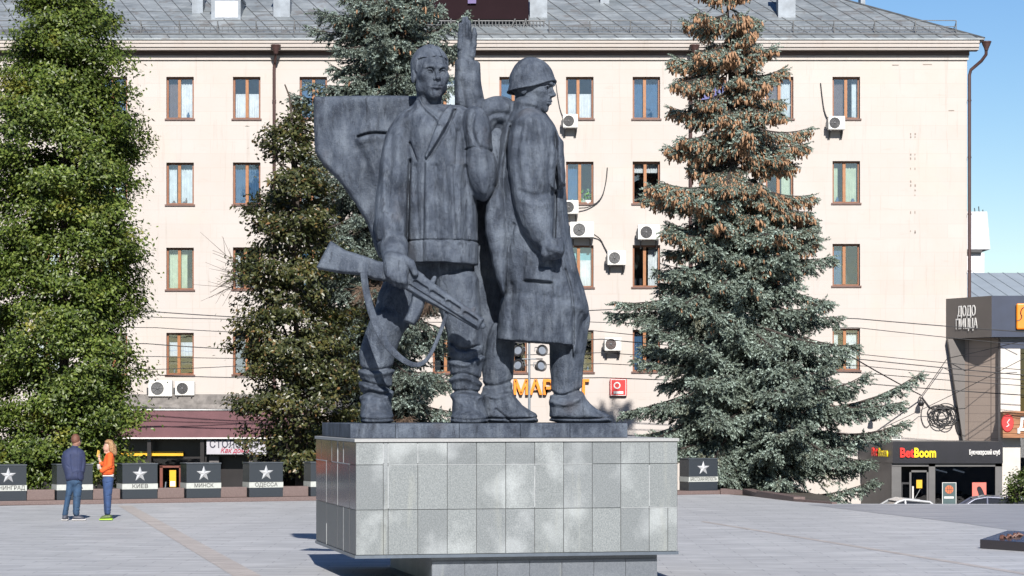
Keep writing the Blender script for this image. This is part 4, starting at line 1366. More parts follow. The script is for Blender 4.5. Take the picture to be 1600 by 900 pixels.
def build_mast():
    Y = 76.0
    t = empty('floodlight_mast', (W(827, 640, Y).x, Y, -1.75))
    tag(t, 'thin pale mast with a cluster of black floodlights, seen between the boots', 'floodlight mast')
    z0 = 1.75 + EYE
    zz = lambda py: z0 + (HY - py) * Y / F
    xx = lambda px: (px - 827) * Y / F
    mb = MB(); mb.tube([(0, 0, 0), (0, 0, zz(500))], [.05, .035], 10); mb.build('pole', M['lightmetal'], t)
    mb = MB()
    for py in (535, 561): mb.tube([(xx(808), -.05, zz(py)), (xx(848), -.05, zz(py))], .02, 6)
    mb.build('crossbar', M['lightmetal'], t)
    for px, py, a in ((811, 549, -20), (845, 549, 25), (811, 572, -25), (843, 573, 30), (812, 530, 0), (844, 528, 0)):
        Mt = Matrix.Translation((xx(px), -.22, zz(py))) @ Matrix.Rotation(R(a), 4, 'Z') @ Matrix.Rotation(R(78), 4, 'X')
        mb = MB(); mb.lathe([(0, -.16), (.10, -.15), (.13, -.06), (.165, .08), (.185, .10), (.185, .13), (.165, .13), (.15, .10), (0, .09)], 20, 0, Mt); f = mb.build('floodlight', M['dark_metal'], t)
        mb = MB(); mb.lathe([(0, .098), (.148, .098)], 20, 0, Mt); mb.build('lens', M['lens'], f)
        mb = MB(); mb.tube([(xx(px) - .19, -.22, zz(py)), (xx(px) - .19, -.08, zz(py) + .12), (xx(px) + .19, -.08, zz(py) + .12), (xx(px) + .19, -.22, zz(py))], .014, 5); mb.build('yoke', M['lightmetal'], f)

def build_car(loc, rz, paint, label, hatch=False, L=4.3):
    t = empty('parked_car', loc, rz)
    tag(t, label, 'car', 'cars parked below the edge of the square')
    pm = pbr('car_paint', paint, .28, .08, 2, 0, 10, .2)
    pm.node_tree.nodes['Principled BSDF'].inputs['Coat Weight'].default_value = .7
    gl = M['carglass']; rub = M['dark_metal']
    h = 1.5
    # side profile, loft across the width
    low = [(-L / 2, .30), (-L / 2, .72), (-L / 2 + .12, .86), (-L / 2 + 1.05, .98), (L / 2 - .75, 1.0), (L / 2 - .1, .92), (L / 2, .6), (L / 2, .30)]
    mb = MB()
    secs = [(-.86, .94), (-.80, 1.0), (.80, 1.0), (.86, .94)]
    n = len(low); vs = []
    for y, s in secs: vs += [(x * (1 - (1 - s) * .3), y, z) for x, z in low]
    fs = [(s * n + i, (s + 1) * n + i, (s + 1) * n + (i + 1) % n, s * n + (i + 1) % n) for s in range(3) for i in range(n)]
    fs += [tuple(range(n)), tuple(range(4 * n - 1, 3 * n - 1, -1))]
    mb.add(vs, fs, 0, False)
    mb.build('body', pm, t, bevel=.05, seg=3)
    # cabin: roof and pillars round glass
    xr = (L / 2 - .35) if hatch else (L / 2 - .9)
    gh = [(-L / 2 + 1.0, .97), (-L / 2 + 1.75, h - .06), (-.1, h), (xr - .55, h - .07), (xr, .97)]
    def cab(ins, top):
        vs = []
        for y, s in ((-.80 + ins, 0), (-.62 + ins, 1), (.62 - ins, 1), (.80 - ins, 0)): vs.append((y, s))
        return vs
    mb = MB()
    n = len(gh)
    vs = []
    for side in (-1, 1):
        for x, z in gh:
            f = (z - .97) / (h - .97)
            vs.append((x, side * (.80 - .20 * f), z - .012))
    mb.add(vs, [tuple(range(n)), tuple(range(2 * n - 1, n - 1, -1))] + [(i + 1, i, i + n, i + 1 + n) for i in range(n - 1)], 0)
    mb.build('glass', gl, t)
    mb = MB()
    for side in (-1, 1):
        pts = []
        for x, z in gh:
            f = (z - .97) / (h - .97)
            pts.append((x, side * (.805 - .20 * f), z))
        mb.tube(pts, .04, 6)
        for i in (2,):
            mb.tube([pts[2], (pts[2][0], side * .81, .97)], .035, 6)
    f1 = [(gh[1][0] - .02, gh[1][1]), (gh[2][0], gh[2][1] + .012), (gh[3][0] + .02, gh[3][1])]
    vs = [(x, s * .62, z - .006) for s in (-1, 1) for x, z in f1] + [(x, s * .60, z + .022) for s in (-1, 1) for x, z in f1]
    mb.add(vs, [(6, 7, 10, 9), (7, 8, 11, 10), (1, 0, 3, 4), (2, 1, 4, 5), (0, 1, 7, 6), (1, 2, 8, 7), (4, 3, 9, 10), (5, 4, 10, 11), (3, 0, 6, 9), (2, 5, 11, 8)], 0, False)
    mb.tube([(gh[3][0] - .3, 0, h - .03), (gh[3][0] - .12, 0, h + .28)], .008, 4)
    mb.build('roof', pm, t, bevel=.012)
    for x in (-L / 2 + .82, L / 2 - .82):
        for s in (-1, 1):
            Mt = Matrix.Translation((x, s * .78, .31)) @ Matrix.Rotation(R(90), 4, 'X')
            mb = MB(); mb.lathe([(.19, -.1), (.29, -.1), (.31, -.07), (.31, .07), (.29, .1), (.19, .1), (.19, -.1)], 24, 0, Mt); w = mb.build('wheel', rub, t)
            mb = MB(); mb.lathe([(0, -.09), (.19, -.09), (.19, .09), (0, .09)], 18, 0, Mt); mb.build('rim', M['lightmetal'], w)
    for s in (-1, 1):
        mb = MB(); mb.box(-L / 2 - .01, -L / 2 + .12, s * .62 - .16, s * .62 + .16, .64, .78); mb.build('headlight', M['lens'], t, bevel=.02)
        mb = MB(); mb.box(L / 2 - .1, L / 2 + .012, s * .66 - .14, s * .66 + .14, .66, .86); mb.build('tail_light', M['redm'], t, bevel=.02)
        mb = MB(); mb.box(-L / 2 + 1.35, -L / 2 + 1.5, s * .95 - .1, s * .95 + .1, .95, 1.1); mb.build('mirror', pm, t, bevel=.03)
# ------------------------------------------------------------------ the monument
def soldier_head(h=0.62, helmet=False, seed=3):
    """head in its own units (about 80 tall): x sideways, y forward, z up"""
    f = Field((-46, -66, -86), (46, 62, 60), h)
    f.ell((0, -5, 11), (26.5, 36, 31.5), 0)
    f.ell((0, 9, -13), (21.5, 23.5, 26), 10)
    f.ell((0, 22, -33), (9.5, 8.5, 7.5), 8)
    for s in (-1, 1):
        f.ell((s * 15.5, 19, -5), (8, 9, 7), 8)
        f.ell((s * 19, 2, -22), (5, 9, 8), 9)
    f.chain([(-16, 24.5, 8, 4.0), (-6, 31.0, 7.6, 4.8), (6, 31.0, 7.6, 4.8), (16, 24.5, 8, 4.0)], 3.5)
    for s in (-1, 1):
        f.ell((s * 10.8, 33.0, 0.4), (7.6, 8.6, 5.8), 2.5, sub=True)
    f.chain([(0, 29.5, 6, 2.6), (0, 37.8, -9.0, 3.2)], 3.0)
    f.ell((0, 37.6, -9.5), (3.7, 3.8, 3.2), 2.2)
    for s in (-1, 1):
        f.ell((s * 3.9, 33.5, -11.2), (2.7, 3.8, 2.5), 2.0)
        f.ell((s * 2.4, 37.5, -13.6), (1.5, 2.6, 1.6), 1.0, sub=True)
        f.ell((s * 10.6, 23.4, -0.4), (5.9, 5.6, 5.2), 0.5)
        f.chain([(s * 16.4, 26.0, 0.2, 0.9), (s * 12.5, 29.8, 3.6, 1.2), (s * 8.0, 30.2, 3.4, 1.2), (s * 4.6, 28.8, -0.2, 0.8)], .8)
        f.chain([(s * 16.2, 26.2, -1.0, 0.8), (s * 11.5, 29.4, -4.6, 1.0), (s * 6.0, 29.0, -3.2, 0.9)], 1.0)
        f.ell((s * 10.4, 30.6, -0.4), (1.9, 1.6, 1.9), 0.4, sub=True)
        f.chain([(s * 6.5, 32.5, -13, 1.0), (s * 10.5, 30.0, -20, 1.1)], 1.5, sub=True)
    f.ell((0, 26.5, -20.5), (11.5, 7.5, 8.0), 5)
    f.chain([(-9.5, 29.6, -21.6, 1.0), (-2.5, 34.0, -20.2, 1.5), (0, 34.0, -20.6, 1.3), (2.5, 34.0, -20.2, 1.5), (9.5, 29.6, -21.6, 1.0)], 1.4)
    f.chain([(-7.5, 30.0, -23.8, 1.0), (0, 33.2, -24.4, 2.0), (7.5, 30.0, -23.8, 1.0)], 1.6)
    f.chain([(-10.0, 31.0, -22.2, 0.7), (0, 37.0, -22.0, 0.9), (10.0, 31.0, -22.2, 0.7)], 0.8, sub=True)
    f.chain([(-6, 32.0, -28.6, 1.8), (6, 32.0, -28.6, 1.8)], 3.0, sub=True)
    f.chain([(0, -8, -22, 19), (0, -14, -84, 23)], 7)
    for s in (-1, 1):
        f.ell((s * 26.6, -5, -3.5), (3.6, 7.0, 11.0), 2)
        f.ell((s * 30.4, -3.4, -2.0), (2.0, 4.0, 6.6), 1.5, sub=True)
    if not helmet:
        X, Y, Z = f.grid((slice(None),) * 3)
        c = np.array((0, -7.0, 12.5)); r = np.array((28.6, 38.4, 33.8))
        k0 = np.sqrt(((X - c[0]) / r[0]) ** 2 + ((Y - c[1]) / r[1]) ** 2 + ((Z - c[2]) / r[2]) ** 2)
        e = (k0 - 1) * 30
        e = e - 0.9 * np.sin(X * .5 + Y * .25 + np.sin(Z * .15) * 1.5) * np.clip((Z - 8) / 12, 0, 1)
        line = 25.0 - 1.5 * np.exp(-((X - 8) / 7) ** 2) - .006 * X * X
        K = np.minimum(line - Z, np.maximum(Y - 10 + .25 * np.maximum(14 - Z, 0), 2 - Z))
        K = np.minimum(K, np.maximum(Y + 11, -22 - Z))
        hair = np.maximum(e, K * .8).astype(np.float32)
        f.put((slice(None),) * 3, hair, .7)
    else:
        X, Y, Z = f.grid((slice(None),) * 3)
        # dome with a flared rim and a short peak
        c = np.array((0, -6.0, 12.0))
        flare = np.clip((10 - Z) / 22, 0, 1) ** 2
        rx = 34.5 + 6.5 * flare; ryb = 32.0 + 2 * flare; ryf = 41.0 + 9.5 * np.clip((26 - Z) / 20, 0, 1) ** 2
        ry = np.where(Y > c[1], ryf, ryb)
        k0 = np.sqrt((X / rx) ** 2 + ((Y - c[1]) / ry) ** 2 + (np.maximum(Z - c[2], 0) / 37.5) ** 2)
        dome = (k0 - 1) * 31
        rim = (-3.0 + 0.25 * Y + .0085 * np.maximum(Y - 8, 0) ** 2) - Z          # the rim rises towards the front
        outer = np.maximum(dome, rim)
        inner = np.maximum((k0 - 0.92) * 31, -1e3)
        shell = np.maximum(outer, np.where(rim > -3.0, -inner, -1e3))
        lip = np.hypot(dome + 1.0, rim + 1.0) - 1.7
        f.put((slice(None),) * 3, np.minimum(shell, lip).astype(np.float32), 0)
    return f.mesh()

def place_head(VQ, K, Y0, px, py, d, scale, yaw, pitch=0.0, roll=0.0):
    """yaw: degrees the face is turned to the viewer's right"""
    V, Q = VQ
    Rm = Matrix.Rotation(R(180 + yaw), 3, 'Z') @ Matrix.Rotation(R(roll), 3, 'Y') @ Matrix.Rotation(R(pitch), 3, 'X')
    V = V @ np.array(Rm.transposed())
    base = np.array(W(px, py, Y0 + d * K))
    return V * scale * K + base, Q

SY = 34.2
def figure_bareheaded():
    c = Clay(SY, 555, 790, 130, 668, -150, 95, 1.45); c.gain = 1.35
    # jacket
    c.puff([(655, 166), (640, 178), (630, 215), (628, 300), (631, 380), (632, 440), (690, 450), (747, 450), (747, 350), (745, 300), (739, 250), (733, 200), (724, 172), (700, 170), (676, 170)], 0, 60, 52, 0)
    c.puff([(618, 182), (652, 160), (700, 164), (738, 168), (746, 200), (700, 205), (630, 215), (606, 215)], 4, 40, 30, 14)
    # sleeve on the viewer's left, hanging forward to the rifle
    c.puff([(650, 166), (622, 180), (604, 200), (595, 235), (591, 280), (586, 320), (585, 355), (592, 385), (597, 399), (634, 398), (638, 380), (639, 320), (643, 260), (650, 210), (658, 180)], -22, 33, 27, 5, ay=-.26)
    # collar and neck cloth
    c.puff([(651, 150), (643, 172), (662, 188), (684, 204), (700, 192), (709, 168), (692, 190), (672, 181)], -14, 24, 12, 4, ay=-.2)
    c.limb([(682, 190, 0, 24), (684, 204, -10, 30)], 6)
    # arm on the viewer's right with its elbow hanging
    c.puff([(722, 176), (738, 164), (760, 172), (769, 200), (768, 228), (777, 256), (775, 294), (760, 318), (741, 309), (729, 280), (726, 252), (728, 228), (722, 205)], -26, 33, 25, 4)
    c.limb([(752, 290, -20, 22), (775, 205, 40, 24)], 4)
    # cut lines of the jacket, hem cut square
    zf = 12
    c.raised([(703, 160), (709, 169), (701, 192), (684, 222), (667, 250), (664, 246), (676, 215), (689, 182)], 6.0, soft=2.5, zmax=zf)
    c.stroke([(711, 170), (703, 195), (686, 226), (668, 252)], 2.0, 4.2, zmax=zf)
    c.stroke([(640, 222), (646, 238), (651, 252)], 1.6, 3.4, zmax=zf)
    c.stroke([(653, 148), (664, 170), (682, 184), (687, 196)], 2.2, -3.2, zmax=zf)
    c.stroke([(684, 190), (676, 214), (664, 246)], 1.8, 2.2, zmax=zf)
    c.stroke([(664, 250), (662, 320), (661, 411)], 1.5, 2.4, zmax=zf)
    c.stroke([(668, 252), (668, 320), (668, 411)], 5.0, -2.6, zmax=zf)
    c.stroke([(641, 250), (638, 300), (637, 360), (635, 398)], 2.0, 4.5, zmax=zf)
    c.stroke([(612, 210), (610, 260), (608, 330)], 4.0, 2.0, zmax=zf)
    c.stroke([(601, 230), (599, 290), (604, 370)], 4.0, -2.0, zmax=zf)
    c.stroke([(622, 215), (624, 280), (620, 360)], 5.0, -2.0, zmax=zf)
    for x, t in ((684, 2.6), (697, -2.4), (707, 3.0), (716, -2.4), (728, 2.4), (652, 2.2)):
        c.stroke([(x - 2, 262), (x, 320), (x + 3, 376)], 4.2, t, zmax=zf)
    c.stroke([(716, 205), (712, 250), (716, 330)], 2.4, 2.6, zmax=zf)
    c.raised([(628, 377), (660, 378), (747, 378), (750, 460), (628, 460)], .6, soft=2, zmax=zf)
    c.stroke([(637, 376), (690, 376), (747, 376)], 1.3, 2.0, zmax=zf)
    c.raised([(590, 381), (638, 379), (638, 402), (590, 402)], 1.6, soft=2, zmax=zf)
    c.stroke([(590, 378), (638, 376)], 1.4, 2.4, zmax=zf)
    c.stroke([(726, 234), (744, 231), (768, 236)], 2.0, 1.6, zmax=20)
    c.stroke([(742, 180), (736, 205), (746, 228)], 3.0, 2.4, zmax=20)
    c.stroke([(752, 240), (748, 270), (756, 300)], 5.0, -1.6, zmax=20)
    c.stroke([(766, 236), (764, 265), (770, 290)], 4.0, 1.4, zmax=20)
    c.cut([(632, 409), (690, 410), (760, 413), (760, 480), (632, 480)], d=-40)
    c.cut([(580, 399), (636, 398), (637, 480), (580, 480)], d=-60)
    # hips and legs
    c.ball(692, 416, 8, (48, 30, 38), 1)
    c.limb([(648, 420, 26, 40), (624, 470, 10, 34), (604, 512, -6, 27)], 3)
    c.limb([(604, 508, -16, 27), (589, 555, -8, 25.5), (589, 600, -4, 22.5), (590, 640, 0, 21)], 5)
    c.puff([(580, 505), (567, 530), (563, 570), (564, 612), (566, 640), (612, 640), (605, 612), (608, 585), (615, 555), (622, 520), (612, 500)], -8, 24, 20, 6)
    c.puff([(566, 622), (563, 648), (564, 663), (616, 663), (614, 645), (605, 622)], -20, 44, 26, 6, smooth=1)
    c.ball(590, 654, -52, (24, 11, 26), 8)
    c.puff([(684, 415), (679, 450), (688, 490), (700, 530), (702, 556), (756, 556), (754, 520), (750, 470), (746, 415)], 2, 36, 28, 3)
    c.puff([(701, 540), (703, 575), (706, 600), (707, 630), (752, 630), (749, 600), (754, 575), (757, 545)], -6, 27, 23, 6)
    c.puff([(708, 615), (706, 645), (706, 663), (762, 663), (764, 652), (756, 632), (750, 615)], -18, 40, 24, 6, smooth=1)
    c.ball(733, 655, -56, (27, 11, 28), 8)
    c.ball(713, 655, -40, (10, 10, 14), 4)
    # folds of the trousers over the boots
    for P in ([(560, 574), (580, 580), (600, 577), (618, 572)], [(562, 594), (585, 602), (612, 607)], [(562, 616), (580, 612), (596, 618), (608, 612)]):
        c.stroke(P, 2.6, 3.6)
        c.stroke([(x, y + 6) for x, y in P], 4.5, -3.2)
    for P in ([(700, 588), (725, 582), (752, 594)], [(704, 612), (730, 610), (753, 614)], [(702, 560), (728, 566), (756, 552)], [(705, 535), (720, 548), (748, 540)]):
        c.stroke(P, 2.6, 3.0)
        c.stroke([(x, y + 6) for x, y in P], 4.5, -2.8)
    c.stroke([(563, 654), (590, 656), (616, 654)], 1.6, 1.8)
    c.stroke([(706, 654), (735, 657), (766, 654)], 1.6, 1.8)
    c.wob(.9, 22, 4)
    # hand round the rifle
    c.puff([(601, 390), (597, 420), (604, 440), (624, 447), (639, 441), (646, 424), (642, 408), (634, 397)], -106, 21, 12, 3)
    for i, (x, y) in enumerate([(607, 428), (614, 433), (622, 436), (630, 437)]):
        c.limb([(x + 1, y - 18, -122, 4.6), (x + 2, y + 2, -126, 5.2), (x + 4, y + 10, -116, 5.0), (x + 6, y + 8, -100, 4.4)], 1.2)
    c.limb([(630, 404, -116, 7), (642, 412, -124, 6), (649, 427, -126, 5)], 2)
    c.limb([(616, 385, -66, 22), (617, 402, -90, 20)], 4)
    parts = [c.world()]
    parts.append(place_head(soldier_head(), c.K, SY, 673, 116, -10, 1.0, 19, 0, 0))
    return join_np(parts)

def figure_helmeted():
    c = Clay(SY, 700, 965, 20, 668, -95, 125, 1.45); c.gain = 1.35
    # raised arm with its cuff
    c.puff([(711, 70), (710, 130), (711, 176), (760, 182), (757, 158), (752, 130), (750, 104), (749, 70)], 34, 24, 12, 0, smooth=1)
    c.cut([(700, 60), (760, 60), (760, 101), (738, 96), (700, 95)], d=34)
    c.limb([(738, 175, 36, 18), (775, 190, 36, 22), (805, 195, 34, 30)], 4)
    c.puff([(744, 174), (752, 158), (772, 150), (795, 152), (808, 165), (804, 186), (790, 200), (776, 194), (770, 212), (756, 232), (745, 205)], 22, 30, 22, 6)
    c.puff([(776, 190), (770, 235), (764, 300), (758, 400), (764, 480), (790, 480), (800, 300), (806, 200)], 86, 22, 18, 6)
    # greatcoat
    c.puff([(806, 158), (790, 182), (780, 215), (770, 260), (763, 310), (766, 350), (777, 400), (784, 440), (780, 490), (772, 575), (820, 580), (900, 580), (908, 500), (922, 490), (917, 466), (905, 430), (893, 380), (886, 330), (883, 270), (876, 215), (863, 188), (842, 166), (824, 158)], 26, 60, 52, 4)
    # cut lines of the coat
    zf = 60
    c.stroke([(803, 300), (792, 250), (797, 195)], 2.4, 3.5, zmax=zf)
    c.stroke([(800, 190), (788, 250), (786, 320), (780, 380), (784, 440)], 3.5, 3.4, zmax=zf)
    c.stroke([(794, 200), (780, 260), (776, 330), (772, 380)], 5, -3.4, zmax=zf)
    c.stroke([(803, 350), (792, 400), (786, 460)], 2.6, 2.6, zmax=zf)
    c.raised([(819, 415), (861, 419), (862, 440), (819, 436)], 4.0, soft=3, zmax=zf)
    c.stroke([(818, 439), (840, 440), (862, 442)], 2.0, 3.6, zmax=zf)
    c.stroke([(822, 395), (820, 415), (819, 436)], 2.0, 1.6, zmax=zf)
    c.stroke([(884, 420), (896, 460), (897, 538)], 2.0, 3.4, zmax=zf)
    c.stroke([(780, 456), (830, 458), (895, 470)], 5.0, 1.4, zmax=zf)
    for x, t in ((800, 2.2), (815, -2.4), (846, 2.0), (868, -2.6), (884, 2.2)):
        c.stroke([(x, 445), (x - 2, 490), (x - 1, 536)], 5.5, t, zmax=zf)
    c.cut([(760, 528), (778, 529), (820, 532), (897, 538), (897, 620), (740, 620)], d=-30)
    c.puff([(897, 440), (923, 489), (921, 512), (914, 552), (896, 560), (886, 520), (884, 470)], 44, 26, 20, 4)
    c.puff([(808, 150), (800, 165), (812, 182), (842, 176), (846, 164), (832, 150)], 10, 30, 16, 6)
    # sleeve, forearm and fist
    c.puff([(818, 168), (800, 186), (791, 228), (796, 285), (804, 330), (814, 358), (830, 384), (852, 396), (871, 386), (868, 360), (863, 320), (861, 285), (866, 240), (869, 205), (857, 182), (838, 168)], -30, 37, 29, 4, ay=-.05)
    c.puff([(846, 374), (842, 394), (857, 407), (875, 405), (883, 392), (881, 376), (866, 368)], -50, 20, 13, 4)
    for i, (x, y) in enumerate([(852, 384), (860, 381), (868, 379), (876, 380)]):
        c.limb([(x, y - 4, -64, 4.6), (x - 1, y + 12, -68, 5.0), (x - 2, y + 19, -58, 4.6), (x - 3, y + 14, -46, 4)], 1.5)
    c.limb([(848, 380, -58, 6), (860, 388, -72, 5), (872, 390, -72, 4.4)], 1.8)
    # cape tails beside the arm
    c.puff([(862, 205), (854, 250), (848, 292), (866, 297), (870, 240)], -34, 17, 8, 1.5, smooth=0)
    c.puff([(868, 203), (880, 222), (884, 290), (872, 296), (867, 250)], -22, 24, 8, 1.2, smooth=0)
    # hanging cloth between the two figures
    c.puff([(766, 296), (755, 345), (766, 400), (776, 440), (790, 470), (794, 400), (792, 320), (784, 290)], -14, 20, 15, 3)
    c.puff([(722, 290), (726, 420), (744, 520), (756, 610), (786, 610), (790, 500), (796, 400), (795, 300)], 84, 22, 18, 4)
    # legs and boots
    c.puff([(764, 505), (758, 560), (754, 600), (752, 632), (798, 632), (801, 600), (804, 560), (806, 490)], 62, 25, 21, 4)
    c.puff([(753, 612), (752, 645), (752, 663), (841, 663), (841, 648), (826, 640), (812, 630), (799, 612)], 50, 26, 15, 6, smooth=1)
    c.puff([(857, 510), (859, 560), (861, 600), (861, 632), (910, 632), (909, 595), (914, 560), (918, 500)], 38, 30, 24, 4)
    c.puff([(861, 610), (858, 640), (858, 663), (956, 663), (956, 650), (934, 641), (918, 628), (910, 610)], 28, 28, 16, 6, smooth=1)
    c.stroke([(859, 612), (880, 620), (898, 612), (910, 608)], 3, 3.4)
    c.stroke([(862, 628), (885, 634), (905, 624)], 4, -2.6)
    c.stroke([(752, 600), (775, 604), (800, 594)], 3, 2.8)
    c.stroke([(752, 616), (775, 622), (800, 612)], 4, -2.4)
    c.stroke([(752, 653), (800, 655), (843, 653)], 1.6, 2)
    c.stroke([(858, 653), (910, 655), (958, 653)], 1.6, 2)
    c.stroke([(775, 640), (790, 652), (800, 662)], 2, 1.5)
    c.stroke([(868, 297), (868, 330), (866, 372)], 2.2, 7, zmax=zf)
    c.stroke([(812, 300), (835, 310), (858, 302)], 4.0, 1.8, zmax=zf)
    c.stroke([(812, 314), (838, 326), (860, 318)], 5.0, -1.2, zmax=zf)
    c.stroke([(815, 200), (806, 240), (812, 290)], 5.0, 2.2, zmax=zf)
    c.stroke([(840, 190), (850, 240), (846, 290)], 6.0, -2.6, zmax=zf)
    c.stroke([(830, 185), (826, 230), (832, 280)], 5.0, 2.2, zmax=zf)
    c.stroke([(756, 182), (772, 172), (792, 174)], 4.0, 2.2, zmax=zf)
    c.stroke([(720, 120), (722, 145), (726, 165)], 4.0, 1.6, zmax=zf)
    c.wob(.9, 22, 9)
    # raised hand, four fingers and a thumb
    c.puff([(716, 108), (714, 80), (717, 60), (737, 60), (742, 82), (741, 108)], 34, 13, 10, 1)
    for x0, x1, y1, dd in ((719, 720, 36, 24), (723.5, 724.5, 27, 31), (729, 729, 26, 38), (734, 733, 32, 45)):
        c.limb([(x0, 74, dd, 5.0), (x0 * .6 + x1 * .4, 54, dd - 2, 4.2), (x1, y1 + 10, dd - 3, 3.6), (x1, y1 + 2, dd - 2, 3.0)], 1.7)
    c.limb([(737, 86, 26, 6), (740, 70, 24, 4.8), (741.5, 54, 24, 4.0), (741, 46, 24, 3.2)], 2)
    parts = [c.world()]
    parts.append(place_head(soldier_head(helmet=True), c.K, SY, 832, 137, 14, 0.96, 70, -6, 0))
    return join_np(parts)

def monument_flag():
    c = Clay(SY, 478, 690, 138, 420, -30, 130, 1.6)
    cv = lambda U, V: 9 * np.sin((U - 490) / 30.0) * np.clip((V - 170) / 150, 0, 1) + 6 * np.sin((U + V * .6) / 30)
    c.puff([(490, 151), (540, 149), (600, 150), (668, 152), (700, 170), (700, 380), (640, 420), (592, 402), (584, 384), (574, 352), (556, 318), (530, 284), (505, 258), (492, 238), (490, 200)], 56, 19, 8, 0, smooth=0, curve=cv)
    c.stroke([(554, 205), (570, 200), (584, 199), (600, 200)], 1.9, 5)
    c.stroke([(556, 211), (576, 207), (600, 208)], 6, -1.5)
    c.stroke([(560, 160), (545, 200), (552, 260)], 8, 2.0)
    c.stroke([(520, 155), (518, 200), (524, 260)], 9, -2.0)
    c.stroke([(560, 225), (575, 270), (584, 330)], 7, 2.2)
    c.wob(1.2, 30, 2)
    return c.world()

def build_statue():
    # weathered dark stone
    m, nt, bs = _new('weathered_bronze')
    v = coords(nt)
    vs = coords(nt, (1, 1, .34))
    f1 = noise(nt, v, 2.2, 6, .6)
    base = ramp(nt, f1, [(.3, (.025, .033, .049)), (.5, (.070, .087, .119)), (.72, (.138, .166, .210))])
    st = noise(nt, vs, 9.0, 5, .65)
    base = mix(nt, ramp(nt, st, [(.46, 0.0), (.70, .6)]), base, (.17, .20, .245))
    st2 = noise(nt, vs, 5.0, 6, .7)
    base = mix(nt, ramp(nt, st2, [(.55, 0.0), (.72, .6)]), base, (.018, .021, .028))
    sp = noise(nt, v, 70, 3, .8)
    base = mix(nt, ramp(nt, sp, [(.60, 0.0), (.74, .55)]), base, (.30, .31, .32))
    dk = noise(nt, coords(nt, (1, 1, .22)), 13, 5, .75)
    base = mix(nt, ramp(nt, dk, [(.56, 0.0), (.68, .7)]), base, (.020, .025, .036))
    pt = noise(nt, v, 24, 5, .75)
    base = mix(nt, ramp(nt, pt, [(.55, 0.0), (.72, .45)]), base, (.024, .030, .042))
    rn = noise(nt, v, 1.3, 4)
    base = mix(nt, ramp(nt, rn, [(.62, 0.0), (.78, .35)]), base, (.105, .085, .078))
    nt.links.new(base, bs.inputs['Base Color'])
    nt.links.new(ramp(nt, st, [(.3, .55), (.7, .8)]), bs.inputs['Roughness'])
    bs.inputs['Specular IOR Level'].default_value = .14
    b1 = bump(nt, None, noise(nt, v, 22, 7, .75), .8, .035)
    b2 = bump(nt, None, noise(nt, coords(nt, (1, 1, .55)), 8.5, 5, .65), .55, .06, b1)
    bump(nt, bs, noise(nt, v, 110, 3, .7), .35, .008, b2)

    root = empty('soldier_monument', W(754, 660, SY))
    tag(root, 'dark statue of two giant soldiers with a flag and a lowered rifle', 'statue')
    def part(name, VQ):
        V, Q = VQ
        o = mesh_np(name, V - np.array(root.location), Q, m, root, smooth=True)
        return o
    part('bareheaded_soldier', figure_bareheaded())['label'] = 'bareheaded soldier in a short jacket holding the rifle'
    part('helmeted_soldier', figure_helmeted())['label'] = 'helmeted soldier in a long greatcoat with one arm raised'
    part('flag', monument_flag())

    # rifle: stock, receiver, slotted barrel jacket, magazine, sling
    K = SY / F
    def rp(px, py, d): return W(px, py, SY + d * K) - root.location
    c = Clay(SY, 490, 760, 370, 535, -150, -60, 1.2)
    D = -108
    c.puff([(516, 376), (505, 397), (494, 418), (498, 421), (530, 427), (562, 430), (587, 438), (604, 440), (601, 412), (570, 400), (540, 391)], D + 6, 12, 5, 0, smooth=0, ax=-.05)
    c.puff([(590, 408), (598, 442), (606, 438), (632, 452), (640, 442), (638, 426), (610, 410)], D + 4, 11, 7, 4, smooth=1)
    c.puff([(632, 418), (650, 420), (668, 435), (711, 466), (757, 499), (747, 517), (700, 489), (664, 471), (634, 453)], D, 13, 5, 2, smooth=0)
    c.limb([(744, 503, D, 5.5), (754, 509, D, 5.0)], 1)
    c.puff([(636, 415), (655, 424), (664, 430), (660, 436), (640, 428)], D - 4, 8, 4, 1, smooth=0)
    for x, y in ((657, 447), (683, 463), (708, 478), (735, 496)):
        c.cone(c.q(x - 8, y - 5.2, D - 12), c.q(x + 8, y + 5.2, D - 12), 4.2, 4.2, .3, sub=True)
    c.stroke([(640, 446), (690, 478), (744, 512)], 1.6, 1.6, d=D)
    c.limb([(738, 488, D, 4.0), (741, 482, D, 3.0)], 1)
    c.limb([(676, 440, D, 4.2), (679, 434, D, 3.2)], 1)
    c.stroke([(596, 410), (600, 425), (602, 440)], 2, 1.4, d=D)
    V, Q = c.world()
    gun = mesh_np('rifle', V - np.array(root.location), Q, m, root, smooth=True)
    c = Clay(SY, 620, 680, 440, 520, -135, -60, 1.2)
    c.puff([(645, 450), (667, 462), (662, 482), (654, 500), (647, 509), (630, 502), (637, 488), (642, 470)], D + 10, 14, 5, 0, smooth=0)
    V, Q = c.world()
    mesh_np('magazine', V - np.array(root.location), Q, m, gun, smooth=True)
    # the sling, a flat strap
    pts = [(568, 426, D - 6, 11), (572, 455, D - 10, 11), (580, 488, D - 14, 12), (592, 518, D - 14, 13), (608, 544, D - 12, 12), (628, 562, D - 10, 9.5), (646, 571, D - 8, 8), (660, 569, D - 6, 7), (672, 556, D - 4, 6), (683, 532, D - 2, 6), (692, 508, D, 6), (700, 484, D, 6)]
    P = chaikin([p for p in pts], 2, closed=False)
    vs, fs = [], []
    for i, p in enumerate(P):
        a = P[max(i - 1, 0)]; b = P[min(i + 1, len(P) - 1)]
        t = np.array([b[0] - a[0], b[1] - a[1]]); t = t / np.hypot(*t)
        nx, ny = -t[1] * p[3] / 2, t[0] * p[3] / 2
        for dx, dd in ((1, -3), (1, 3), (-1, 3), (-1, -3)):
            vs.append(tuple(rp(p[0] + dx * nx, p[1] + dx * ny, p[2] + dd)))
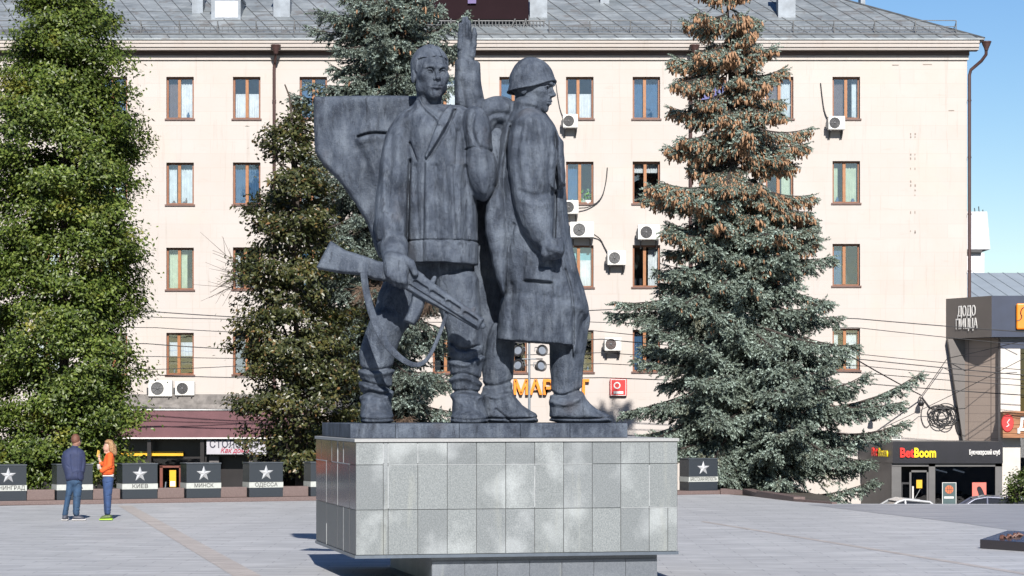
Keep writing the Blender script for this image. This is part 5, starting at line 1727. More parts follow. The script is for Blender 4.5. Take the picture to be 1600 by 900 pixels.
    for i in range(len(P) - 1):
        for k in range(4):
            fs.append((i * 4 + (k + 1) % 4, (i + 1) * 4 + (k + 1) % 4, (i + 1) * 4 + k, i * 4 + k))
    fs += [(3, 2, 1, 0), tuple(range(len(vs) - 4, len(vs)))]
    mb = MB(); mb.add(vs, fs, 0, False)
    s = mb.build('sling', m, gun, bevel=.012)
    for pl in s.data.polygons: pl.use_smooth = True
    # plinth under the boots, turned with the pedestal
    return root, m
# ------------------------------------------------------------------ trees
def leaf_mat(name, stops, transl=.3, yellow=None, rough=.45, nscale=.7, spec=.35):
    m, nt, bs = _new(name)
    geo = nt.nodes.new('ShaderNodeNewGeometry')
    c = ramp(nt, geo.outputs['Random Per Island'], stops)
    v = coords(nt)
    n1 = noise(nt, v, nscale, 3, .6)
    if yellow:
        c = mix(nt, ramp(nt, n1, [(.60, 0.0), (.70, .65)]), c, yellow)
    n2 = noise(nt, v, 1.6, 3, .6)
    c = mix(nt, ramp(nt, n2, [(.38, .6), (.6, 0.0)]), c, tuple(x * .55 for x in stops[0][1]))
    nt.links.new(c, bs.inputs['Base Color'])
    bs.inputs['Roughness'].default_value = rough
    bs.inputs['Specular IOR Level'].default_value = spec
    if transl:
        tr = nt.nodes.new('ShaderNodeBsdfTranslucent')
        hs = nt.nodes.new('ShaderNodeHueSaturation'); hs.inputs['Value'].default_value = 1.25; hs.inputs['Hue'].default_value = .485
        nt.links.new(c, hs.inputs['Color']); nt.links.new(hs.outputs[0], tr.inputs[0])
        x = nt.nodes.new('ShaderNodeMixShader'); x.inputs[0].default_value = transl
        out = [n for n in nt.nodes if n.type == 'OUTPUT_MATERIAL'][0]
        nt.links.new(bs.outputs[0], x.inputs[1]); nt.links.new(tr.outputs[0], x.inputs[2]); nt.links.new(x.outputs[0], out.inputs[0])
    return m

def unit(a): return a / np.maximum(np.linalg.norm(a, axis=-1, keepdims=True), 1e-9)

def leaves_np(C, Nrm, size, rng, asp=.55, fold=.25):
    """folded pointed leaves at C with normals Nrm: V (n*4,3), T (n*2,3)"""
    n = len(C)
    t = unit(np.cross(Nrm, rng.normal(size=(n, 3))))
    t[:, 2] -= .35; t = unit(t)
    b = unit(np.cross(Nrm, t)); nn = np.cross(t, b)
    s = size[:, None]
    base = C - t * s * .5
    tip = C + t * s * .5
    L = C + b * s * asp * .5 + nn * s * fold * .35 - t * s * .05
    Rr = C - b * s * asp * .5 + nn * s * fold * .35 - t * s * .05
    V = np.stack([base, L, tip, Rr], 1).reshape(-1, 3)
    i = np.arange(n)[:, None] * 4
    T = np.stack([i + np.array([0, 1, 2]), i + np.array([0, 2, 3])], 1).reshape(-1, 3)
    return V, T

def tube_np(P, Rr, n=5):
    """P (k,m,3) polylines, Rr (k,m) radii -> quads"""
    P = np.asarray(P, float); k, m, _ = P.shape
    T = unit(np.gradient(P, axis=1))
    a = np.where(np.abs(T[..., 2:3]) < .9, np.array([0, 0, 1.0]), np.array([1.0, 0, 0]))
    u = unit(np.cross(T, a)); w = np.cross(T, u)
    ang = 2 * np.pi * np.arange(n) / n
    V = P[:, :, None] + (u[:, :, None] * np.cos(ang)[None, None, :, None] + w[:, :, None] * np.sin(ang)[None, None, :, None]) * np.asarray(Rr)[:, :, None, None]
    idx = np.arange(k * m * n).reshape(k, m, n)
    q = np.stack([idx[:, :-1], np.roll(idx, -1, 2)[:, :-1], np.roll(idx, -1, 2)[:, 1:], idx[:, 1:]], -1).reshape(-1, 4)
    return V.reshape(-1, 3), q

def prof_fn(tab, Y):
    """tab: (photo y, left reach px, right reach px, axis px) -> functions of height"""
    k = Y / F
    tab = sorted(tab, key=lambda r: -r[0])
    z = np.array([EYE + (HY - r[0]) * k for r in tab])
    L = np.array([r[1] * k for r in tab]); Rr = np.array([r[2] * k for r in tab]); A = np.array([(r[3] - CX) * k for r in tab])
    return z, (lambda q: np.interp(q, z, L)), (lambda q: np.interp(q, z, Rr)), (lambda q: np.interp(q, z, A))

def leafy_tree(name, label, cat, Y, tab, zbase, nclump, per, lsize, mat, bark, seed, spread=(.42, .30), shell=.55, trunk_r=.16, twigs=0, group=None, depth=1.0, limb_n=26):
    rng = np.random.default_rng(seed)
    z, fl, fr, fa = prof_fn(tab, Y)
    z0, z1 = z.min(), z.max()
    ax0 = float(fa(z0))
    root = empty(name, (ax0, Y, zbase))
    tag(root, label, cat, group)
    off = np.array(root.location)
    # clump centres
    zz = rng.uniform(z0, z1, nclump * 6)
    r_ = (fl(zz) + fr(zz)) / 2
    keep = rng.uniform(0, 1, len(zz)) < (r_ / r_.max()) ** 1.0
    zz = zz[keep][:nclump]
    n = len(zz)
    th = rng.uniform(0, 2 * np.pi, n)
    c, s = np.cos(th), np.sin(th)
    rx = np.where(c > 0, fr(zz), fl(zz)); ry = (fl(zz) + fr(zz)) / 2 * depth
    lob = 1 + .16 * np.sin(3 * th + zz * 1.3 + seed) + .12 * np.sin(5 * th - zz * 2.1) + .10 * np.sin(zz * 4.1 + th)
    q = (shell + (1 - shell) * rng.uniform(0, 1, n) ** .6) * lob * .92
    Cc = np.stack([fa(zz) + rx * c * q, Y + ry * s * q, zz], 1)
    out = unit(np.stack([c * rx, s * ry, .35 * np.ones(n)], 1))
    per_n = (per * rng.uniform(.5, 1.4, n)).astype(int)
    ids = np.repeat(np.arange(n), per_n)
    sc_ = np.clip(r_.mean() / 2.2, .5, 1.2)
    P = Cc[ids] + rng.normal(size=(len(ids), 3)) * np.array([spread[0], spread[0], spread[1]]) * sc_
    Nn = unit(out[ids] * .9 + np.array([0, -.15, .75]) + rng.normal(size=(len(ids), 3)) * .55)
    V, T = leaves_np(P - off, Nn, lsize * rng.uniform(.65, 1.25, len(ids)), rng)
    mesh_np('crown', V, T, mat, root)
    # trunk and limbs
    tp = np.stack([np.array([fa(zb), Y, zb]) for zb in np.linspace(zbase, z0 + (z1 - z0) * .92, 14)])
    tp[0, 0] = fa(z0)
    tr = np.linspace(trunk_r, .02, 14)
    Vs, Qs = [], []
    v, qd = tube_np(tp[None] - off, tr[None], 9); Vs.append(v); Qs.append(qd)
    pick = rng.choice(n, min(n, limb_n), replace=False)
    lines, rad = [], []
    for i in pick:
        zc = max(zbase + .6, Cc[i, 2] - rng.uniform(.6, 1.8))
        a = np.array([fa(zc), Y, zc]); b = Cc[i]
        t = np.linspace(0, 1, 7)[:, None]
        mid = a + (b - a) * t; mid[:, 2] += (np.sin(t[:, 0] * np.pi) * .12 * np.linalg.norm(b - a))
        mid[1:-1] += rng.normal(size=(5, 3)) * .05
        lines.append(mid); rad.append(np.linspace(.045, .012, 7))
    v, qd = tube_np(np.array(lines) - off, np.array(rad), 5); Vs.append(v); Qs.append(qd)
    b = 0; QQ = []
    for v, qd in zip(Vs, Qs): QQ.append(qd + b); b += len(v)
    mesh_np('trunk', np.vstack(Vs), np.vstack(QQ), bark, root, smooth=True)
    if twigs:
        lines, rad = [], []
        for i in range(twigs[0]):
            px, py = twigs[1] + rng.uniform(-8, 8), twigs[2] + rng.uniform(-12, 12)
            a = np.array(W(px, py, Y - .3)); d = np.array([-1.0, rng.uniform(-.3, .3), rng.uniform(-.35, .75)])
            L = rng.uniform(.5, 1.1)
            t = np.linspace(0, 1, 7)[:, None]
            p = a + d * L * t; p[:, 2] += .12 * np.sin(t[:, 0] * rng.uniform(2, 5)); p += np.cumsum(rng.normal(size=(7, 3)) * .02, 0)
            lines.append(p); rad.append(np.linspace(.010, .004, 7))
            for k_ in range(3):
                j = rng.integers(2, 5); q0 = p[j]; dd = d + rng.normal(size=3) * .6
                pp = q0 + dd * L * .45 * t; lines.append(pp); rad.append(np.linspace(.007, .003, 7))
        v, qd = tube_np(np.array(lines) - off, np.array(rad), 4)
        mesh_np('bare_twigs', v, qd, bark, root)
    return root

def spruce_tree(name, label, Y, tab, zbase, mat, bark, seed, ncone=0, cone_from=.45, conemat=None, dens=1.0, dead=0.0, brown=None, open_top=.85):
    rng = np.random.default_rng(seed)
    z, fl, fr, fa = prof_fn(tab, Y)
    z0, z1 = z.min(), z.max()
    root = empty(name, (float(fa(z0)), Y, zbase))
    tag(root, label, 'spruce tree')
    off = np.array(root.location)
    H = z1 - zbase
    BL, BR = [], []           # branch polylines
    SP, SD, SS = [], [], []   # shoots
    TW, TWR = [], []
    DT = []
    CP = []
    zc = z0 + .12
    DEP = .80
    m = 9
    tt = np.linspace(0, 1, m)
    while zc < z1 - .25:
        frac = (zc - z0) / (z1 - z0)
        nb = int(rng.integers(6, 9)) if frac < open_top else int(rng.integers(4, 6))
        a0 = rng.uniform(0, 6.28)
        for b in range(nb):
            th = a0 + b * 6.283 / nb + rng.uniform(-.3, .3)
            c, s = math.cos(th), math.sin(th)
            reach = (fr(zc) if c > 0 else fl(zc)); mean = (fl(zc) + fr(zc)) / 2
            L = math.hypot(reach * c, mean * s * DEP) * rng.choice([rng.uniform(.66, .92), rng.uniform(.92, 1.12)]) * (1 + .16 * math.sin(zc * 3.1 + 2 * th + seed))
            if L < .25: continue
            zb = zc + (rng.uniform(-.30, .30) if frac < open_top else rng.uniform(-.15, .15))
            drop = (rng.uniform(.22, .80) if frac < open_top else rng.uniform(.25, .65)) if frac < .90 else rng.uniform(-.15, .25)
            lift = rng.uniform(.12, .46)
            px = fa(zb) + c * L * tt; py = Y + s * L * tt
            wav = .05 * L * np.sin(tt * rng.uniform(2, 4) + rng.uniform(0, 6))
            pz = zb + L * (-drop * tt + lift * tt ** 2.2) + L * .10
            P = np.stack([px - s * wav, py + c * wav, pz], 1)
            BL.append(P); BR.append(np.linspace(.016 + .014 * L, .006, m))
            back = s > .35
            isdead = rng.uniform() < dead and frac < .55
            step = .115 / dens * (1.7 if back else 1.0)
            nst = max(3, int(L / step))
            T = np.gradient(P, axis=0); T = unit(T)
            for j in range(nst):
                t = .12 + .88 * (j + rng.uniform(0, 1)) / nst
                k = t * (m - 1); i = min(int(k), m - 2); f = k - i
                p = P[i] * (1 - f) + P[i + 1] * f; d = T[i]
                side = unit(np.cross(d, [0, 0, 1.0]))
                for sg in (-1, 1):
                    l2 = min(.95, (.16 + .55 * (1 - t) * min(L, 3) / 2.2 + .10 * rng.uniform())) * rng.uniform(.7, 1.2)
                    dr = unit(d * rng.uniform(.5, 1.0) + side * sg * rng.uniform(.55, 1.0) + np.array([0, 0, rng.uniform(-1.0, .05)]))
                    q = p + dr * l2
                    q[2] -= .12 * l2
                    if isdead:
                        DT.append((p, q)); continue
                    TW.append(np.stack([p, (p + q) / 2 + [0, 0, .02], q])); TWR.append((.008, .006, .004))
                    ns = max(2, int(l2 / .125))
                    u = (np.arange(ns) + rng.uniform(.2, 1, ns)) / ns
                    pts = p + (q - p) * u[:, None]
                    sd = unit(dr * .75 + side * np.where(rng.uniform(size=ns) < .5, -1, 1)[:, None] * .45 + rng.normal(size=(ns, 3)) * .30 + np.array([0, 0, -.12]))
                    sz = rng.uniform(.17, .29, ns)
                    if ncone and frac > cone_from + .12: sz *= .72
                    SP.append(pts); SD.append(sd); SS.append(sz)
                    SP.append(q[None]); SD.append(dr[None]); SS.append(np.array([.2]))
                    if ncone and frac > cone_from - .12 * rng.uniform():
                        pr = np.clip((frac - cone_from) / .16, .05, 1) * (.45 + .55 * t)
                        ncs = rng.binomial(12, pr * .95)
                        for _ in range(ncs): CP.append(p + (q - p) * rng.uniform(.1, 1) + rng.normal(size=3) * .03 - [0, 0, rng.uniform(0, .10)])
            if not isdead:
                SP.append(P[-1:]); SD.append(T[-1:]); SS.append(np.array([.24]))
        zc += (.34 - .06 * frac) * rng.uniform(.75, 1.3) * (1.35 if frac > open_top else 1.0)
    # leader
    top = np.array([float(fa(z1)), Y, z1])
    SP.append(top[None] + rng.normal(size=(30, 3)) * [.08, .08, .3]); SD.append(unit(rng.normal(size=(30, 3)) + [0, 0, 1])); SS.append(np.full(30, .2))
    SP = np.vstack(SP); SD = np.vstack(SD); SS = np.concatenate(SS)
    n = len(SP)
    # needles
    kN = 9
    a = unit(np.cross(SD, rng.normal(size=(n, 3)))); b = np.cross(SD, a)
    u = (np.arange(kN) + .5) / kN
    ph = rng.uniform(0, 6.28, n)[:, None] + np.arange(kN)[None] * 2.4
    rad = a[:, None] * np.cos(ph)[..., None] + b[:, None] * np.sin(ph)[..., None]
    base = SP[:, None] + SD[:, None] * (SS[:, None] * (u[None] - .15) * 1.0)[..., None]
    nd = unit(SD[:, None] * .95 + rad * .85)
    nl = (SS * .42)[:, None, None] * (1 - .35 * u[None, :, None])
    tip = base + nd * nl
    w = np.cross(nd, rad); w = unit(w) * (SS * .115)[:, None, None]
    V = np.stack([base - w, base + w, tip], 2).reshape(-1, 3) - off
    T_ = np.arange(n * kN * 3).reshape(-1, 3)
    mesh_np('needles', V, T_, mat, root)
    print(name, 'shoots', n, 'cones', len(CP), 'branches', len(BL))
    # wood
    tp = np.stack([np.array([fa(q), Y, q]) for q in np.linspace(zbase, z1, 16)]); tp[0] = [fa(z0), Y, zbase]
    Vs, Qs = [], []
    v, q = tube_np(tp[None] - off, np.linspace(.017 * H, .012, 16)[None], 9); Vs.append(v); Qs.append(q)
    v, q = tube_np(np.array(BL) - off, np.array(BR), 5); Vs.append(v); Qs.append(q)
    QQ, bb = [], 0
    for v, q in zip(Vs, Qs): QQ.append(q + bb); bb += len(v)
    tk = mesh_np('trunk', np.vstack(Vs), np.vstack(QQ), bark, root, smooth=True)
    v, q = tube_np(np.array(TW) - off, np.array(TWR), 3)
    mesh_np('twigs', v, q, bark, root)
    if DT:
        lines, rr = [], []
        for p, q in DT:
            for _ in range(4):
                e = q + rng.normal(size=3) * .14
                lines.append(np.stack([p, (p + e) / 2 + rng.normal(size=3) * .04, e])); rr.append((.008, .006, .003))
                h = e + [0, 0, -.22] + rng.normal(size=3) * .08
                lines.append(np.stack([(p + e) / 2, (p + e) / 2 * .5 + h * .5, h])); rr.append((.006, .004, .002))
        v, q = tube_np(np.array(lines) - off, np.array(rr), 3)
        mesh_np('dead_twigs', v, q, brown, root)
    if CP:
        CP = np.array(CP)
        if len(CP) > ncone: CP = CP[rng.choice(len(CP), ncone, replace=False)]
        n = len(CP)
        L = rng.uniform(.11, .175, n); Rr = L * rng.uniform(.16, .21, n)
        d = unit(np.array([0, 0, -1.0]) + rng.normal(size=(n, 3)) * .22)
        a = unit(np.cross(d, rng.normal(size=(n, 3)))); b = np.cross(d, a)
        rings = [(0.0, .25), (.2, .85), (.5, 1.0), (.8, .7), (1.0, .12)]
        kk = 6
        ang = 2 * np.pi * np.arange(kk) / kk
        V = np.stack([CP[:, None] + d[:, None] * (L * t)[:, None, None] + (a[:, None] * np.cos(ang)[None, :, None] + b[:, None] * np.sin(ang)[None, :, None]) * (Rr * r)[:, None, None] for t, r in rings], 1)
        idx = np.arange(n * 5 * kk).reshape(n, 5, kk)
        q = np.stack([idx[:, :-1], np.roll(idx, -1, 2)[:, :-1], np.roll(idx, -1, 2)[:, 1:], idx[:, 1:]], -1).reshape(-1, 4)
        o = mesh_np('cones', V.reshape(-1, 3) - off, q, conemat, root, smooth=True)
        o['kind'] = 'stuff'
    return root

def build_trees():
    bark = pbr('bark', (.070, .052, .040), .9, .5, 6, .6, 30)
    sbark = pbr('spruce_bark', (.060, .045, .038), .9, .5, 6, .6, 30)
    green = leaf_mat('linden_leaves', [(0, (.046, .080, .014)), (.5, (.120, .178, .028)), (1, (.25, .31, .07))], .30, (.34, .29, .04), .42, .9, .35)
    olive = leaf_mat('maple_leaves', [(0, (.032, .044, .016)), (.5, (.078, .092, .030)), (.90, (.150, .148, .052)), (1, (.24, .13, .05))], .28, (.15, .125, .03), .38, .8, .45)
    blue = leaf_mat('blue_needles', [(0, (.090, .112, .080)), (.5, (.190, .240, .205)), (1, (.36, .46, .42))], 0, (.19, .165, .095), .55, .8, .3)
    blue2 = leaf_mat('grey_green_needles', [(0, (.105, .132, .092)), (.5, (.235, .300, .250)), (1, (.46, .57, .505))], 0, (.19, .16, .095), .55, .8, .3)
    cone = pbr('spruce_cone', (.42, .24, .13), .7, .45, 14, .3, 60)
    brown = pbr('dead_twig', (.20, .135, .095), .9, .4, 8, 0)
    dense = leafy_tree('leafy_tree', 'tall dense green tree with small leaves at the left edge behind the two people', 'tree', 63.6,
        [(-60, 25, 25, 108), (-20, 50, 48, 108), (0, 55, 52, 107), (50, 72, 78, 105), (85, 88, 92, 103), (140, 100, 108, 102), (200, 130, 116, 100), (300, 146, 112, 100), (450, 150, 113, 100), (600, 150, 112, 100), (700, 146, 112, 100), (755, 126, 92, 100)],
        -.06, 760, 280, .115, green, bark, 7, (.27, .17), .40, .17)
    maple = leafy_tree('leafy_tree', 'olive green leafy tree with bare twigs left of the rifle', 'tree', 66.0,
        [(170, 14, 14, 462), (235, 62, 34, 458), (290, 90, 44, 458), (330, 84, 60, 458), (400, 82, 92, 460), (480, 100, 104, 462), (560, 104, 106, 464), (620, 108, 102, 465), (690, 92, 96, 466), (735, 74, 84, 468)],
        -.06, 330, 130, .135, olive, bark, 21, (.32, .17), .15, .12, twigs=(16, 392, 440))
    mb = MB(); mb.tube([W(456, 190, 65.8), W(455, 175, 65.8), W(452, 150, 65.8), W(445, 132, 65.8)], [.04, .035, .028, .02], 6)
    mb.tube([W(456, 200, 65.8), W(462, 260, 65.9), W(464, 340, 66)], [.045, .06, .08], 6)
    off = Vector(maple.location); mb.v = [tuple(Vector(p) - off) for p in mb.v]
    mb.build('bare_branch', bark, maple)
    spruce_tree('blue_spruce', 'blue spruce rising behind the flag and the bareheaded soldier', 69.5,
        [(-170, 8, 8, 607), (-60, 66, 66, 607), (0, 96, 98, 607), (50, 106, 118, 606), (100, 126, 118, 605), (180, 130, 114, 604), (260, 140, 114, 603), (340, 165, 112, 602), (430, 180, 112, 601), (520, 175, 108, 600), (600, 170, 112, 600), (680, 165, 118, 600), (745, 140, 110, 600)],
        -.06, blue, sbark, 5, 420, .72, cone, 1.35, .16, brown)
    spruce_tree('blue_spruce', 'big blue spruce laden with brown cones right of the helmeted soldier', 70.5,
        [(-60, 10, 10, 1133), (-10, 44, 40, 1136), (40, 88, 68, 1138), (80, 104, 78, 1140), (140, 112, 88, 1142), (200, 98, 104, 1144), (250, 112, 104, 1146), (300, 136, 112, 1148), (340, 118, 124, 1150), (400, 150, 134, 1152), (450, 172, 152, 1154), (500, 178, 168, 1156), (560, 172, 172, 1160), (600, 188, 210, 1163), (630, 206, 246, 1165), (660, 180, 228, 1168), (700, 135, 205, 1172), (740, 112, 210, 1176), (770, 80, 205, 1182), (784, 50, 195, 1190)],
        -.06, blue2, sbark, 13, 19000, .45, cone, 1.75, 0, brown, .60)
    # bush at the right edge
    bush = leaf_mat('bush_leaves', [(0, (.060, .095, .020)), (.6, (.125, .175, .040)), (1, (.20, .25, .07))], .3, None, .35, 1, .45)
    leafy_tree('green_bush', 'bright green small leaved bush at the right edge of the square', 'bush', 60.5,
        [(735, 16, 16, 1602), (750, 30, 40, 1602), (770, 38, 52, 1602), (788, 34, 50, 1602)], -.3, 70, 42, .085, bush, bark, 3, (.20, .16), .3, .05)
# ------------------------------------------------------------------ two people talking
def person_man():
    PY = 50.35
    def clay(x0, x1, y0, y1): return Clay(PY, x0, x1, y0, y1, -34, 34, .55)
    g = G(117, 811)
    root = empty('person', W(116, 812, PY))
    root.location.z = 0
    tag(root, 'standing person in a navy blazer and blue jeans seen from behind', 'person')
    off = np.array(root.location)
    skin = pbr('skin', (.52, .28, .20), .5, .15, 20, 0)
    navy = pbr('navy_wool', (.022, .034, .095), .8, .25, 14, .2, 90)
    jean = pbr('blue_denim', (.026, .072, .150), .85, .45, 9, .2, 120)
    hairm = pbr('auburn_hair', (.17, .065, .035), .6, .4, 40, .5, 90)
    white = pbr('white_sole', (.70, .68, .66), .6, .1); shoe = pbr('grey_navy_shoe', (.07, .075, .10), .6, .3, 20, .1, 60)
    def out(name, c, mat, parent=None):
        V, Q = c.world(); return mesh_np(name, V - off, Q, mat, parent or root, smooth=True)
    # body: head, neck, hands, one continuous figure under the clothes
    b = clay(88, 145, 672, 816)
    b.ball(118.5, 688.5, 0, (6.6, 9.0, 8.2), 1); b.ball(121, 692, 4, (5.2, 6.2, 5.6), 2)
    b.ball(124.6, 690.5, 6.0, (1.6, 1.9, 1.8), .8)
    b.ball(113.0, 690, .5, (1.5, 2.8, 1.6), .6); b.ball(123.5, 690, -2, (1.3, 2.6, 1.6), .6)
    b.limb([(118, 695, 0, 4.4), (116.5, 703, 0, 5.0), (116, 713, 0, 7), (116, 735, 0, 7), (115, 748, 0, 6)], 2)
    b.limb([(108, 709, 0, 3), (101.5, 714, -1, 2.6), (101.5, 728, -1, 2.4), (110, 738, 5, 2.2)], 2); b.limb([(124, 709, 0, 3), (129.5, 714, -1, 2.6), (130, 728, -1, 2.4), (122, 737, 5, 2.2)], 2)
    b.limb([(111, 750, 0, 3.6), (106.5, 778, 0, 3), (101.8, 804, 0, 2.4), (101.8, 810, 1, 1.8)], 2); b.limb([(121, 750, 1, 3.6), (120, 780, 1, 3), (119, 804, 1, 2.4), (120, 809.5, 2, 1.8)], 2)
    body = out('body', b, skin); 
    h = clay(105, 132, 672, 704)
    h.ball(118, 686.8, -.6, (7.1, 9.1, 8.6), 0)
    h.cut([(126.5, 686), (122.5, 692), (123, 698), (112, 699), (111, 710), (140, 710), (140, 686)], d=0)
    out('hair', h, hairm)
    sg = MB(); sg.tube([tuple(Vector(W(119, 687.5, PY - .09)) - Vector(off)), tuple(Vector(W(125.5, 688, PY - .01)) - Vector(off)), tuple(Vector(W(126.5, 688.5, PY + .08)) - Vector(off))], .016, 6); sg.build('glasses', pbr('dark_glasses', (.02, .02, .02), .3, .1), root)
    j = clay(88, 145, 690, 760)
    j.puff([(112, 698), (104, 702), (98, 708), (97, 725), (101, 740), (103, 752), (110, 754), (122, 753), (131, 752), (131, 735), (132, 720), (133, 708), (128, 702), (120, 698)], 0, 13.5, 11, 0)
    j.puff([(101, 703), (96.5, 711), (96, 722), (98.5, 733), (104, 742), (108, 740), (105, 728), (106, 712)], -1, 6.4, 5, 1.5)
    j.puff([(128, 702), (133, 709), (134.5, 722), (134, 734), (130, 741), (126, 736), (128, 724), (127, 710)], -1, 6.4, 5, 1.5, ax=0)
    j.puff([(112, 695.5), (111, 700), (122, 700), (121.5, 696)], -2, 7, 5, 1)
    j.stroke([(116.5, 702), (116.2, 725), (116.5, 740)], .7, .5); j.stroke([(117, 740), (117.3, 754)], .6, .9)
    j.stroke([(105, 712), (104.5, 726), (107, 738)], .9, .8); j.stroke([(127.5, 710), (128, 724), (126, 736)], .9, .8)
    j.stroke([(108, 738), (118, 735), (126, 738)], 1.5, -.4); j.stroke([(100, 728), (103, 731)], 1.2, .6)
    j.cut([(95, 752.5), (135, 752), (140, 765), (90, 765)], d=0)
    out('blazer', j, navy)
    t = clay(88, 145, 740, 812)
    t.ball(116, 752, 0, (12.5, 9, 10), 2)
    t.puff([(104, 750), (103, 770), (100.5, 785), (98, 800), (97, 807), (106, 808), (108, 790), (113, 770), (117, 754)], 0, 7.5, 6.5, 2)
    t.puff([(114, 752), (114.5, 770), (114, 790), (113.5, 806), (124, 808), (125, 790), (127, 772), (129.5, 752)], 1, 7.5, 6.5, 2)
    for P in ([(98, 800), (106, 803)], [(100, 795), (107, 797)], [(114, 800), (124, 803)], [(114, 795), (124, 797)], [(103, 776), (111, 779)], [(115, 777), (126, 779)], [(116, 757), (110, 764)], [(117, 757), (123, 763)]): t.stroke(P, .9, .7)
    out('jeans', t, jean)
    s = clay(88, 145, 800, 818)
    s.puff([(98, 804), (97, 812.5), (106.5, 812.5), (106.5, 804)], -1, 9, 4, 1, smooth=1); s.puff([(114, 805), (113, 812.5), (134, 812.5), (132, 809), (125, 805)], 2, 5, 4, 1, smooth=1)
    out('shoes', s, shoe)
    s = clay(88, 145, 806, 818)
    s.puff([(96.5, 811), (96.5, 813.5), (107, 813.5), (107, 811)], -1, 9.8, 2, 0, smooth=0); s.puff([(112.5, 811), (112.5, 813.5), (134.5, 813.5), (134.5, 811)], 2, 5.8, 2, 0, smooth=0)
    out('shoe_soles', s, white)
    # hands held together in front
    return root

def person_woman():
    PY = 50.5
    def clay(x0, x1, y0, y1): return Clay(PY, x0, x1, y0, y1, -34, 34, .5)
    root = empty('person', W(166, 812, PY)); root.location.z = 0
    tag(root, 'standing blonde person in an orange sweatshirt and jeans holding up a phone', 'person')
    off = np.array(root.location)
    skin = pbr('fair_skin', (.60, .35, .26), .5, .15, 20, 0)
    org = pbr('orange_knit', (.80, .115, .012), .85, .2, 16, .3, 100)
    jean = pbr('bright_denim', (.026, .066, .180), .85, .45, 9, .2, 120)
    hairm = pbr('blonde_hair', (.42, .24, .11), .55, .45, 30, .6, 70)
    lime = pbr('lime_sole', (.45, .75, .06), .5, .1); shoe = pbr('dark_olive_shoe', (.09, .13, .035), .6, .4, 20, .1, 60)
    white = pbr('white_cloth', (.72, .70, .68), .7, .1)
    def out(name, c, mat, parent=None):
        V, Q = c.world(); return mesh_np(name, V - off, Q, mat, parent or root, smooth=True)
    b = clay(146, 188, 680, 816)
    b.ball(170, 697, 0, (7.2, 8.6, 6.6), 1); b.ball(166.5, 701, 0, (5.0, 5.4, 5.0), 2)
    b.limb([(163.2, 696, 0, 1.0), (161.8, 700, 0, 1.3)], .8)                 # nose
    b.limb([(163.6, 703.2, -1.4, .8), (163.2, 703.2, 1.4, .8)], .5); b.limb([(164.2, 706.5, 0, 1.9), (166, 707, 0, 2.4)], 1)
    b.ball(164.2, 696.2, -2.8, (1.2, .9, 1.2), .4, sub=True)
    b.ball(172, 698.5, -6.4, (1.5, 2.4, 1.0), .5)
    b.limb([(171.5, 704, 0, 3.6), (171, 712, 0, 4.4), (170, 722, 0, 6), (168.5, 738, 0, 6), (168, 748, 0, 4.5)], 2)
    b.limb([(171, 713, -7, 2.6), (170.8, 728, -10.5, 2.4), (160, 735, -11, 2.2), (156.8, 731.5, -9.5, 1.8)], 1.2)
    b.limb([(170, 713, 7, 2.6), (166, 728, 7, 2.4), (157.6, 723, 1, 2.2), (155.2, 717.5, 0, 1.9)], 1.2)
    # palms and fingers
    b.ball(155.0, 715.5, 0, (1.9, 2.5, 1.5), .8); b.ball(156.2, 730, -9, (1.8, 2.4, 1.5), .8)
    for i in range(4):
        dz = -1.5 + i * 1.0
        b.limb([(154.6, 714.5, dz, .75), (153.4, 711.8 + .3 * i, dz, .7), (154.6, 710.2 + .4 * i, dz, .6)], .3)
        b.limb([(156, 729, -9 + dz, .75), (154.4, 728.2, -9 + dz, .7), (153.8, 730.2, -9 + dz, .6)], .3)
    b.limb([(155.8, 714.5, -1.4, .8), (156.0, 711, -1.8, .7)], .3); b.limb([(156.8, 728.4, -10.5, .8), (155.4, 726.4, -10.8, .7)], .3)
    b.limb([(169, 748, 0, 4), (167.5, 775, -2, 3), (168.5, 802, -3, 2.2), (166, 809.5, -4, 1.6)], 1.2); b.limb([(169, 748, 2, 4), (167, 775, 4, 3), (166.5, 802, 4, 2.2), (165, 809.5, 4, 1.6)], 1.2)
    out('body', b, skin)
    h = clay(150, 188, 680, 722)
    h.puff([(164, 689), (170, 686), (177, 688), (181, 695), (182, 703), (183, 710), (178, 713), (172, 708), (169.5, 701), (169, 695), (165, 693.5)], 0, 9.2, 6, 0)
    h.wob(1.2, 7, 3)
    for x in (171, 174.5, 178): h.stroke([(x, 690), (x + 2, 702), (x + 2.5, 714)], .7, .8)
    out('hair', h, hairm)
    j = clay(146, 188, 700, 752)
    j.puff([(170, 706), (165, 710), (162, 718), (160, 730), (158.5, 741), (160, 744), (176, 744), (178.5, 738), (179, 722), (178, 711), (175, 706)], 0, 11, 8, 0)
    j.limb([(172, 712, -9, 5.0), (171, 728, -11, 4.4), (159.5, 735.5, -11, 3.6)], 1.5)
    j.limb([(170, 712, 8, 5.0), (166, 729, 7, 4.4), (158, 724, 1, 3.4)], 1.5)
    j.stroke([(158, 740.5), (168, 740.5), (179, 740)], .5, .6); j.stroke([(166, 732), (172, 728)], .9, .7); j.stroke([(174, 715), (172, 726)], .9, .5)
    j.cut([(150, 744), (190, 743.5), (190, 760), (150, 760)], d=0)
    out('sweatshirt', j, org)
    sh = clay(146, 188, 738, 752)
    sh.puff([(160, 741), (160.5, 745.8), (177.5, 745.8), (178, 741)], 0, 9.5, 6, 0, smooth=0)
    out('shirt_hem', sh, white)
    t = clay(146, 188, 740, 812)
    t.ball(169, 750, 0, (8.8, 8, 8.5), 2)
    t.puff([(160, 746), (161, 760), (163, 780), (164.5, 796), (165, 805), (173, 805), (173.5, 790), (175, 770), (178, 748)], -3, 6.5, 5.5, 2)
